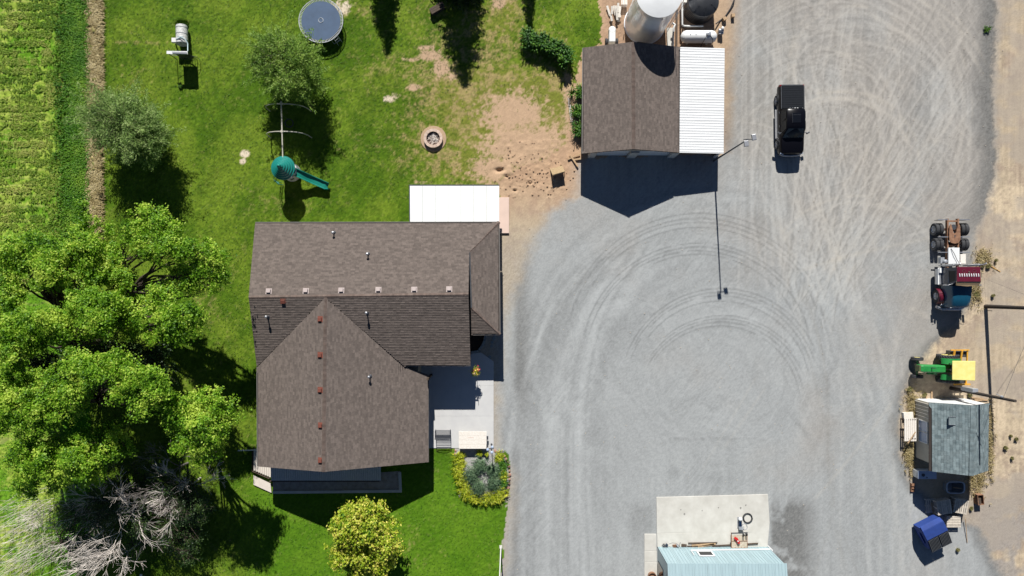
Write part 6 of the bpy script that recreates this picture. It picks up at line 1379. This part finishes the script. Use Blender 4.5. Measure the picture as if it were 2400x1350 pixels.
# conifers just beyond the top edge, whose shadows fall into view
def conifer(label, base, h, R0, m, seed):
    rr = random.Random(seed); b0 = G(*base); r = root('spruce_tree', label, 'tree', b0, 0, 'evergreens along the top edge'); rng = np.random.default_rng(seed)
    mb = MB(b0); mb.tube([b0, b0+Vector((0, 0, h*.97))], .14, 8, r2=.02); pts = []; dirs = []
    k = int(h*9)
    for i in range(k):
        t = (i+.5)/k; z = .35+t*(h-.4); rr_ = R0*(1-t)**.5*(.6+.65*rr.random())+.06
        for j in range(max(4, int(9*(1-t)+4))):
            a = rr.random()*6.283; e = Vector((math.cos(a)*rr_, math.sin(a)*rr_, -rr_*.28)); s_ = b0+Vector((0, 0, z)); mb.tube([s_, s_+e], .02, 3, r2=.006)
            for q in np.linspace(.15, 1.05, max(3, int(rr_*9))):
                for v in range(4): pts.append(s_+e*q+Vector((rr.gauss(0, .07), rr.gauss(0, .07), rr.gauss(0, .05)))); dirs.append((math.cos(a)*.6+rr.gauss(0, .5), math.sin(a)*.6+rr.gauss(0, .5), -.1))
    mb.build('trunk', M['bark'], r); leafobj('crown', np.array(pts), .24, .07, m, r, direc=np.array(dirs), rng=rng)
    return r
conifer('narrow evergreen beyond the top edge that throws the shadow left of the wooden box', (899, -56), 5.0, 1.3, M['spruce'], 31)
conifer('larger ragged evergreen at the top edge right of the wooden box', (1078, -36), 6.5, 2.1, M['spruce'], 32)
conifer('small thin evergreen beyond the top edge above the corn plants', (1237, -42), 3.0, .5, M['spruce'], 33)
# golden tree south of the house
tree('golden_tree', 'golden yellow leaved tree on the south lawn below the gable', 'tree', (868, 1200), scat(850, 1265, 4.2, 70, 74, 26, 31, 41)+[(835, 1190, 4, 16), (860, 1185, 4.2, 14), (800, 1215, 3.8, 16), (785, 1230, 3.2, 10), (905, 1245, 3.8, 18), (920, 1270, 3.4, 14), (800, 1290, 3.8, 18), (900, 1310, 3.6, 18), (845, 1345, 3.6, 20), (820, 1330, 3.4, 16)], M['golden'], L=.2, W=.13, per=30, dens=30, tr_=.35, seed=41, tr0=.12, shell=(.45, 1.05))
# dark understorey beneath the dead wood
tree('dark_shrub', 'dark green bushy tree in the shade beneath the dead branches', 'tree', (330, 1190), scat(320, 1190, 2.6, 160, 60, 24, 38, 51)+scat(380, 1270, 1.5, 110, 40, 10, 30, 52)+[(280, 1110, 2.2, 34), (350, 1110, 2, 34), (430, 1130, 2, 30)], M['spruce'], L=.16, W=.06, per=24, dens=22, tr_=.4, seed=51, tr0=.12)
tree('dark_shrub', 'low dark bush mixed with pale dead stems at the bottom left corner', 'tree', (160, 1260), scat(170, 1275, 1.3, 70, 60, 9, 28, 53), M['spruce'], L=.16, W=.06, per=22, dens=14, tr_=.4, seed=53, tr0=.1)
tree('dark_shrub', 'added dark foliage standing in for shade in the middle of the maple grove', 'tree', (260, 850), scat(250, 845, 2.4, 150, 45, 22, 34, 54)+scat(60, 840, 2.4, 70, 30, 8, 30, 55), M['spruce'], L=.2, W=.1, per=26, dens=20, tr_=.45, seed=54, tr0=.1)  # added dark leaves fill a gap where only shade lies
# ---------------------------------------------------------------- dead trees
def deadtree(label, base, h, lean, m, seed, nmain=6, spread=.7, depth=4, r0=.16, group='dead trees in the lower left corner', twn=(2, 4), len0=.42):
    rr = random.Random(seed); b0 = G(*base); r = root('dead_tree', label, 'dead tree', b0, 0, group); mb = MB(b0)
    def grow(p, d, L, rad, k):
        pts = [p]; q = p
        for i in range(4):
            d = (d+Vector((rr.gauss(0, .11), rr.gauss(0, .11), rr.gauss(0, .07)-.01*k))).normalized(); q = q+d*L/4; pts.append(q)
        mb.tube(pts, rad, 5 if k < 3 else 3, r2=rad*.5 if k < depth else .008)
        if k >= depth: return
        for i in range(rr.randint(*twn)+(2 if k > 1 else 0)):
            s = pts[rr.choice((1, 2, 3, 3, 4, 4))]; a = Vector((rr.gauss(0, 1), rr.gauss(0, 1), rr.gauss(.15, .5))).normalized()
            nd = (d*1.1+a*spread).normalized(); grow(s, nd, L*rr.uniform(.5, .8), rad*.55, k+1)
    top = b0+Vector((lean[0]*.3, lean[1]*.3, h*.22)); mb.tube([b0, top], r0, 8, r2=r0*.8)
    for i in range(nmain):
        a = i/nmain*6.283+rr.uniform(-.4, .4); d = Vector((math.cos(a)*.75+lean[0]*.2, math.sin(a)*.75+lean[1]*.2, rr.uniform(.5, 1.2))).normalized(); grow(top, d, h*len0, r0*.45, 1)
    mb.build('trunk', M[m], r); return r
deadtree('bare grey tree with long twisting limbs, the central one of the dead trees', (330, 1175), 8.6, (-.2, -.2), 'deadwood', 61, 6, .55, r0=.09, len0=.32)
deadtree('pale tan dead tree with brushy twigs, rightmost and nearest the house', (470, 1120), 7.0, (0, -.3), 'deadwood', 62, 5, .45, len0=.27, r0=.08)
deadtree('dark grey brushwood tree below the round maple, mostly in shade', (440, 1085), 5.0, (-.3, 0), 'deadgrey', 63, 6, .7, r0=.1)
deadtree('lower dead tree close to the bottom edge with fine upright twigs', (330, 1270), 7.5, (-.3, -.4), 'deadwood', 64, 5, .5, len0=.34, r0=.08)
deadtree('small dead tree on the left between grove and pale brush', (260, 1150), 7, (-.4, .1), 'deadwood', 65, 4, .5, r0=.07)
# pale brush fan
rr = random.Random(70); fb0 = G(120, 1260); fan = root('pale_brush', 'wide fan of bleached straw coloured stems in the bottom left corner', 'brush', fb0); mb = MB(fb0)
for i in range(430):
    b = G(rr.uniform(-20, 250), rr.uniform(1130, 1360)); 
    if rr.random() < .75: cc_ = rr.choice(((70, 1215), (130, 1270), (60, 1310), (210, 1310), (110, 1180), (240, 1260))); b = G(rr.gauss(cc_[0], 22), rr.gauss(cc_[1], 18))
    h = rr.uniform(1.5, 4.2)*(1.0 if b.x < G(160, 0).x else .6); d = Vector((rr.gauss(-.12, .22), rr.gauss(-.05, .22), 1)).normalized(); q = b+d*h*.5; d2 = (d+Vector((rr.gauss(0, .2), rr.gauss(0, .2), 0))).normalized()
    mb.tube([b, q, q+d2*h*.5], .014, 3, False, r2=.004)
o = mb.build('stems', M['deadwood'], fan); o['kind'] = 'stuff'

# ---------------------------------------------------------------- strap leaved clumps
def blades(cs, n, L, W, h, rng, o0=None, droop=.9):
    """cs centres (k,3); n blades per clump, arching outwards; returns V,F"""
    k = len(cs); N = k*n; c = np.repeat(np.asarray(cs), n, 0); a = rng.random(N)*6.283; l = L*rng.uniform(.55, 1.15, N); hh = h*rng.uniform(.6, 1.15, N)
    dx, dy = np.cos(a), np.sin(a); rows_ = []
    for t, zz, ww in ((0.04, 0, .8), (.45, .85, 1.0), (.8, 1.0*droop+.05, .75), (1.0, .62*droop, .08)):
        p = c+np.stack([dx*l*t, dy*l*t, hh*zz], 1); w = (W*ww/2*rng.uniform(.7, 1.2, N))
        s = np.stack([-dy*w, dx*w, np.zeros(N)], 1); rows_.append((p-s, p+s))
    V = np.stack([v for r_ in rows_ for v in r_], 1).reshape(-1, 3); base = np.arange(N)[:, None]*8
    Fq = np.concatenate([base+np.array([[0, 1, 3, 2]]), base+np.array([[2, 3, 5, 4]]), base+np.array([[4, 5, 7, 6]])], 0)
    return V, Fq
def clump(name, label, cat, x, y, rp, h, m, n=70, group=None, seed=0, W=.05, sub=5):
    rng = np.random.default_rng(seed); c = G(x, y); r = rp/K; cs = np.array([[c.x+rng.normal()*r*.28, c.y+rng.normal()*r*.28, 0] for _ in range(sub)])
    V, Fq = blades(cs, n//sub, r*.8, W, h, rng); me = npmesh(name, V-np.array(c), Fq, m, None); me.location = c
    return tag(me, label, cat, group)
cp = [(1236, 88, 20, 1.1, 'leftmost'), (1243, 108, 18, 1.0, 'second from the left, set lower'), (1262, 104, 18, 1.1, 'third from the left'), (1281, 110, 17, 1.1, 'middle, brightest green'), (1296, 122, 18, 1.1, 'third from the right'), (1313, 130, 18, 1.2, 'second from the right'), (1325, 145, 20, 1.25, 'rightmost and tallest of the row')]
for i, (x, y, r_, h_, l_) in enumerate(cp): clump('corn_plant', f'dark leafy clump by the dirt patch, {l_}', 'plant', x, y, r_*1.15, h_, M['lily'], 190, 'leafy clumps in a row above the dirt patch', 200+i, .085, 9)
for i, (x, y, l_) in enumerate(((1356, 222, 'topmost of the three beside the garage wall'), (1356, 267, 'middle of the three beside the garage wall'), (1357, 305, 'lowest of the three beside the garage wall'))): clump('daylily', f'bright green arching daylily clump, {l_}', 'plant', x, y, 21, .7, M['lily'], 260, 'daylilies along the garage wall', 220+i, .045, 8)
# ---------------------------------------------------------------- flower bed
bedp = [(1066, 1051), (1152, 1051), (1160, 1058), (1182, 1072), (1192, 1100), (1192, 1140), (1184, 1166), (1150, 1180), (1108, 1172), (1080, 1145), (1066, 1100)]
bo2 = G(1125, 1110); mb = MB(bo2); mb.prism([tuple(G(*p))[:2] for p in bedp], -.05, .075); tag(mb.build('flower_bed', M['gravelbed'], None, loc=bo2), kind='structure')
gp = MB(bo2)
for i in range(2600):
    x, y = rnd.uniform(1072, 1182), rnd.uniform(1054, 1165); p = G(x, y); s = rnd.uniform(.022, .045)
    if abs(x-1127) > 52 and y > 1120: continue
    gp.lathe([(s, -s*.3), (s*.7, s*.5)], p+Vector((0, 0, .08)), 4)
o = gp.build('bed_gravel', M['gravelbed'], None, loc=bo2); o['kind'] = 'stuff'
yel = [(1078, 1062, 9), (1077, 1076, 15), (1075, 1093, 15), (1075, 1110, 15), (1081, 1126, 15), (1088, 1142, 16), (1098, 1155, 17), (1110, 1165, 14), (1139, 1170, 15), (1154, 1168, 13), (1168, 1160, 14), (1178, 1148, 13), (1181, 1132, 12), (1179, 1116, 12), (1177, 1100, 13), (1175, 1084, 13), (1166, 1068, 12), (1124, 1060, 7), (1141, 1063, 5)]
pos = ['top left, touching the table shadow', 'upper left arc, first large clump', 'upper left arc, second large clump', 'left arc, third large clump', 'left arc, fourth large clump', 'lower left arc, fifth clump', 'lower left corner, largest', 'bottom arc beside the largest clump', 'bottom centre right of the gap', 'bottom, second right of the gap', 'bottom right, first of the corner', 'lower right corner', 'right arc, second from the corner', 'right arc, third from the corner', 'right arc, middle', 'right arc, fifth from the corner', 'top right, nearest the globe lamp', 'small one on the gravel below the table', 'tiny one on the gravel left of the lamp']
for i, (x, y, r_) in enumerate(yel): clump('yellow_daylily', f'yellow striped grassy clump in the bed, {pos[i]}', 'plant', x, y, r_*1.2, .42, M['lilyyellow'] if i not in (12, 14, 15) else M['lily'], 170, 'yellow clumps round the flower bed', 240+i, .04, 6)
def shrub(name, label, cat, x, y, rp, h, m, n, L, W, group=None, seed=0):
    rng = np.random.default_rng(seed); c = P(x, y, h*.5); c.z = 0; r = rp*(H-h*.5)/F; rt_ = root(name, label, cat, c, 0, group)
    p, nrm, tc = tufts(np.array([c.x, c.y, h*.45]), r, int(n/16), 16, r*.38, rng, h/(2*r)*1.05, -.2, (.3, 1.0)); leafobj('foliage', p, L, W, m, rt_, nrm=nrm, rng=rng)
    mb = MB(); 
    for k in range(5): a = k*1.26; mb.tube([(0, 0, 0), (math.cos(a)*r*.5, math.sin(a)*r*.5, h*.55)], .02, 4, r2=.008)
    mb.build('stem', M['bark'], rt_); return rt_
for i, (x, y, r_, l_) in enumerate(((1125, 1091, 17, 'uppermost in the bed gravel'), (1104, 1114, 18, 'leftmost, next to the yellow arc'), (1122, 1143, 19, 'lowest, near the bottom arc'), (1154, 1102, 16, 'upper right below the globe lamp'), (1157, 1134, 18, 'right, deepest blue green'))): shrub('juniper', f'round blue green juniper, {l_}', 'shrub', x, y, r_, .75, M['juniper'], 2600, .11, .035, 'junipers in the flower bed', 300+i)
for i, (x, y) in enumerate(((1161, 1057), (1168, 1060), (1175, 1064), (1181, 1069), (1186, 1076), (1190, 1084), (1193, 1093), (1194, 1103), (1194, 1113), (1194, 1123), (1193, 1133), (1191, 1143), (1189, 1153), (1187, 1163), (1068, 1056), (1067, 1063))):
    mb = MB(); s = rnd.uniform(.10, .16); mb.lathe([(s, -.03), (s*1.05, .06), (s*.7, .13), (.01, .15)], (0, 0, 0), 7); o = mb.build('edging_stone', M['edging'], None, loc=G(x, y)); o.rotation_euler[2] = rnd.random()*3; o.scale = (1, rnd.uniform(.7, 1.1), 1)
    tag(o, 'small pinkish edging stone on the rim of the flower bed', 'stone', 'pink edging stones round the flower bed')
fbn = np.array(fb.location); rng = np.random.default_rng(5)
p, nrm, tc = tufts(np.array([0, 0, 1.5]), .33, 26, 16, .16, rng, .8, -.3, (.5, 1)); V, Q_ = quads(p, .09, .05, nrm, rng=rng); npmesh('foliage', V, Q_, M['lilyyellow'], fb)
for nm, mt_, cx in (('pink_petals', 'flowerr', .12), ('yellow_petals', 'flowery', -.05)):
    p, nrm, tc = tufts(np.array([cx, .12 if cx > 0 else 0, 1.6]), .27, 12, 12, .08, rng, .6, .1, (.8, 1.05)); V, Q_ = quads(p, .06, .06, nrm, rng=rng); npmesh(nm, V, Q_, M[mt_], fb)
# ---------------------------------------------------------------- weeds and grasses
wl2 = [(2311, 68, 11, 'green weed tuft on the dirt edge at the top right'), (2313, 624, 8, 'olive weed beside the yellow rope'), (2289, 690, 11, 'weed tuft right of the truck hood'), (2129, 912, 9, 'dark green weed above the shed where gravel ends'), (2300, 622, 8, 'ochre weed tuft touching the truck roof'), (2165, 925, 7, 'small weed behind the shed wall'), (2270, 925, 7, 'small green weed by the pole base'), (2378, 1028, 7, 'weed tuft farthest right on the dirt'), (2355, 1048, 6, 'weed tuft on the dirt right of the shed'), (2370, 1073, 5, 'lowest small weed on the dirt right of the shed'), (2366, 1020, 5, 'tiny dry weed up left of the farthest one'), (2242, 1286, 6, 'pale yellow weed below the pallets'), (425, 200, 9, 'weed tuft on the lawn below the irrigation rack'), (2331, 610, 5, 'tiny dark weed right of the rope end'), (2325, 693, 5, 'low dry weed right of the truck'), (2275, 1190, 6, 'dry weed at the foot of the right pallet stack')]
for i, (x, y, r_, l_) in enumerate(wl2): clump('weed', l_, 'weed', x, y, r_*.85, .25, M['weed'] if i not in (0, 12) else M['verge'], 110, 'weeds scattered over the yard', 400+i, .035, 5)
def carpet(name, m, fn, n, L, W, h, rng, kind='stuff'):
    q = []
    while len(q) < n:
        c = fn(rng)
        if c is not None: q.append(c)
    cs = np.array([[*G(a, b)[:2], 0.02] for a, b in q]); V, Fq = blades(cs, 3, L, W, h, rng, droop=.8); o = npmesh(name, V, Fq, m); o['kind'] = kind; return o
rg = np.random.default_rng(9)
def f_ditch(r):
    y = r.uniform(-60, 560); x = 224+r.normal()*9; return (x, y) if 208 < x < 241 else None
carpet('dry_grass', M['drygrass'], f_ditch, 5200, .5, .05, .30, rg)
def f_verge(r):
    y = r.uniform(-60, 620); x = 185+r.normal()*22; return (x, y) if 120 < x < 214 else None
carpet('verge_grass', M['vergebright'], f_verge, 9000, .24, .05, .34, rg)
def f_field(r):
    x = r.uniform(-30, 190); y = r.uniform(-60, 660); s = .5+.5*math.sin(y*2*math.pi/21.5); 
    if x < 110 and s > .86: return None
    return (x, y) if fbm(np.array([x/22]), np.array([y/22]), 140)[0] > .36 else None
def f_field_fast(n, r):
    x = r.uniform(-30, 190, n); y = r.uniform(-60, 680, n); s = np.sin(y*2*math.pi/21.5); k = ~((x < 110) & (s > .7)) & (fbm(x/16, y/16, 140) > .40); return np.stack([x[k], y[k]], 1)
q = f_field_fast(30000, rg); cs = np.stack([(q[:, 0]-1200)/K, (675-q[:, 1])/K, np.full(len(q), .03)], 1); V, Fq = blades(cs, 2, .16, .06, .12, rg, droop=.8); npmesh('hay_grass', V, Fq, M['hay'])['kind'] = 'stuff'
for (nm, cx, cy, sx, sy, n_) in (('dry_weeds', 2138, 958, 9, 22, 260), ('dry_weeds', 2131, 1060, 7, 22, 330), ('dry_weeds', 2286, 1120, 13, 20, 260), ('dry_weeds', 2302, 605, 10, 10, 160), ('dry_weeds', 2320, 1040, 4, 50, 200), ('dry_weeds', 2285, 680, 8, 18, 120)):
    rg2 = np.random.default_rng(int(cx+cy)); xs = rg2.normal(cx, sx, n_); ys = rg2.normal(cy, sy, n_); cs = np.stack([(xs-1200)/K, (675-ys)/K, np.full(n_, .01)], 1); V, Fq = blades(cs, 4, .2, .03, .25, rg2, droop=.8); npmesh(nm, V, Fq, M['drygrass'])['kind'] = 'stuff'
# lawn blades: short, scattered tufts over the turf in view
xs = nr.uniform(-20, 1420, 60000); ys = nr.uniform(-40, 1390, 60000)
lr = np.interp(ys, [-90, 0, 105, 122, 340, 380, 432, 540, 1048, 1055, 1180, 1440], [1395, 1398, 1405, 1350, 1200, 1150, 1140, 590, 590, 1050, 1180, 1160])
kk = (xs < lr) & ~((xs < 245) & (ys < 600)) & ~((xs > 590) & (xs < 1010) & (ys > 520) & (ys < 1156)); xs, ys = xs[kk], ys[kk]
dryn = np.exp(-((xs-1200)/140)**2-((ys-310)/120)**2); kk = nr.random(len(xs)) > dryn*1.1; xs, ys = xs[kk], ys[kk]
kk = ~((xs > 990) & (xs < 1046) & (ys > 292) & (ys < 360)); xs, ys = xs[kk], ys[kk]
cs = np.stack([(xs-1200)/K, (675-ys)/K, np.full(len(xs), .02)], 1); V, Fq = blades(cs, 1, .10, .035, .07, nr, droop=.7); npmesh('lawn_grass', V, Fq, M['verge'])['kind'] = 'stuff'
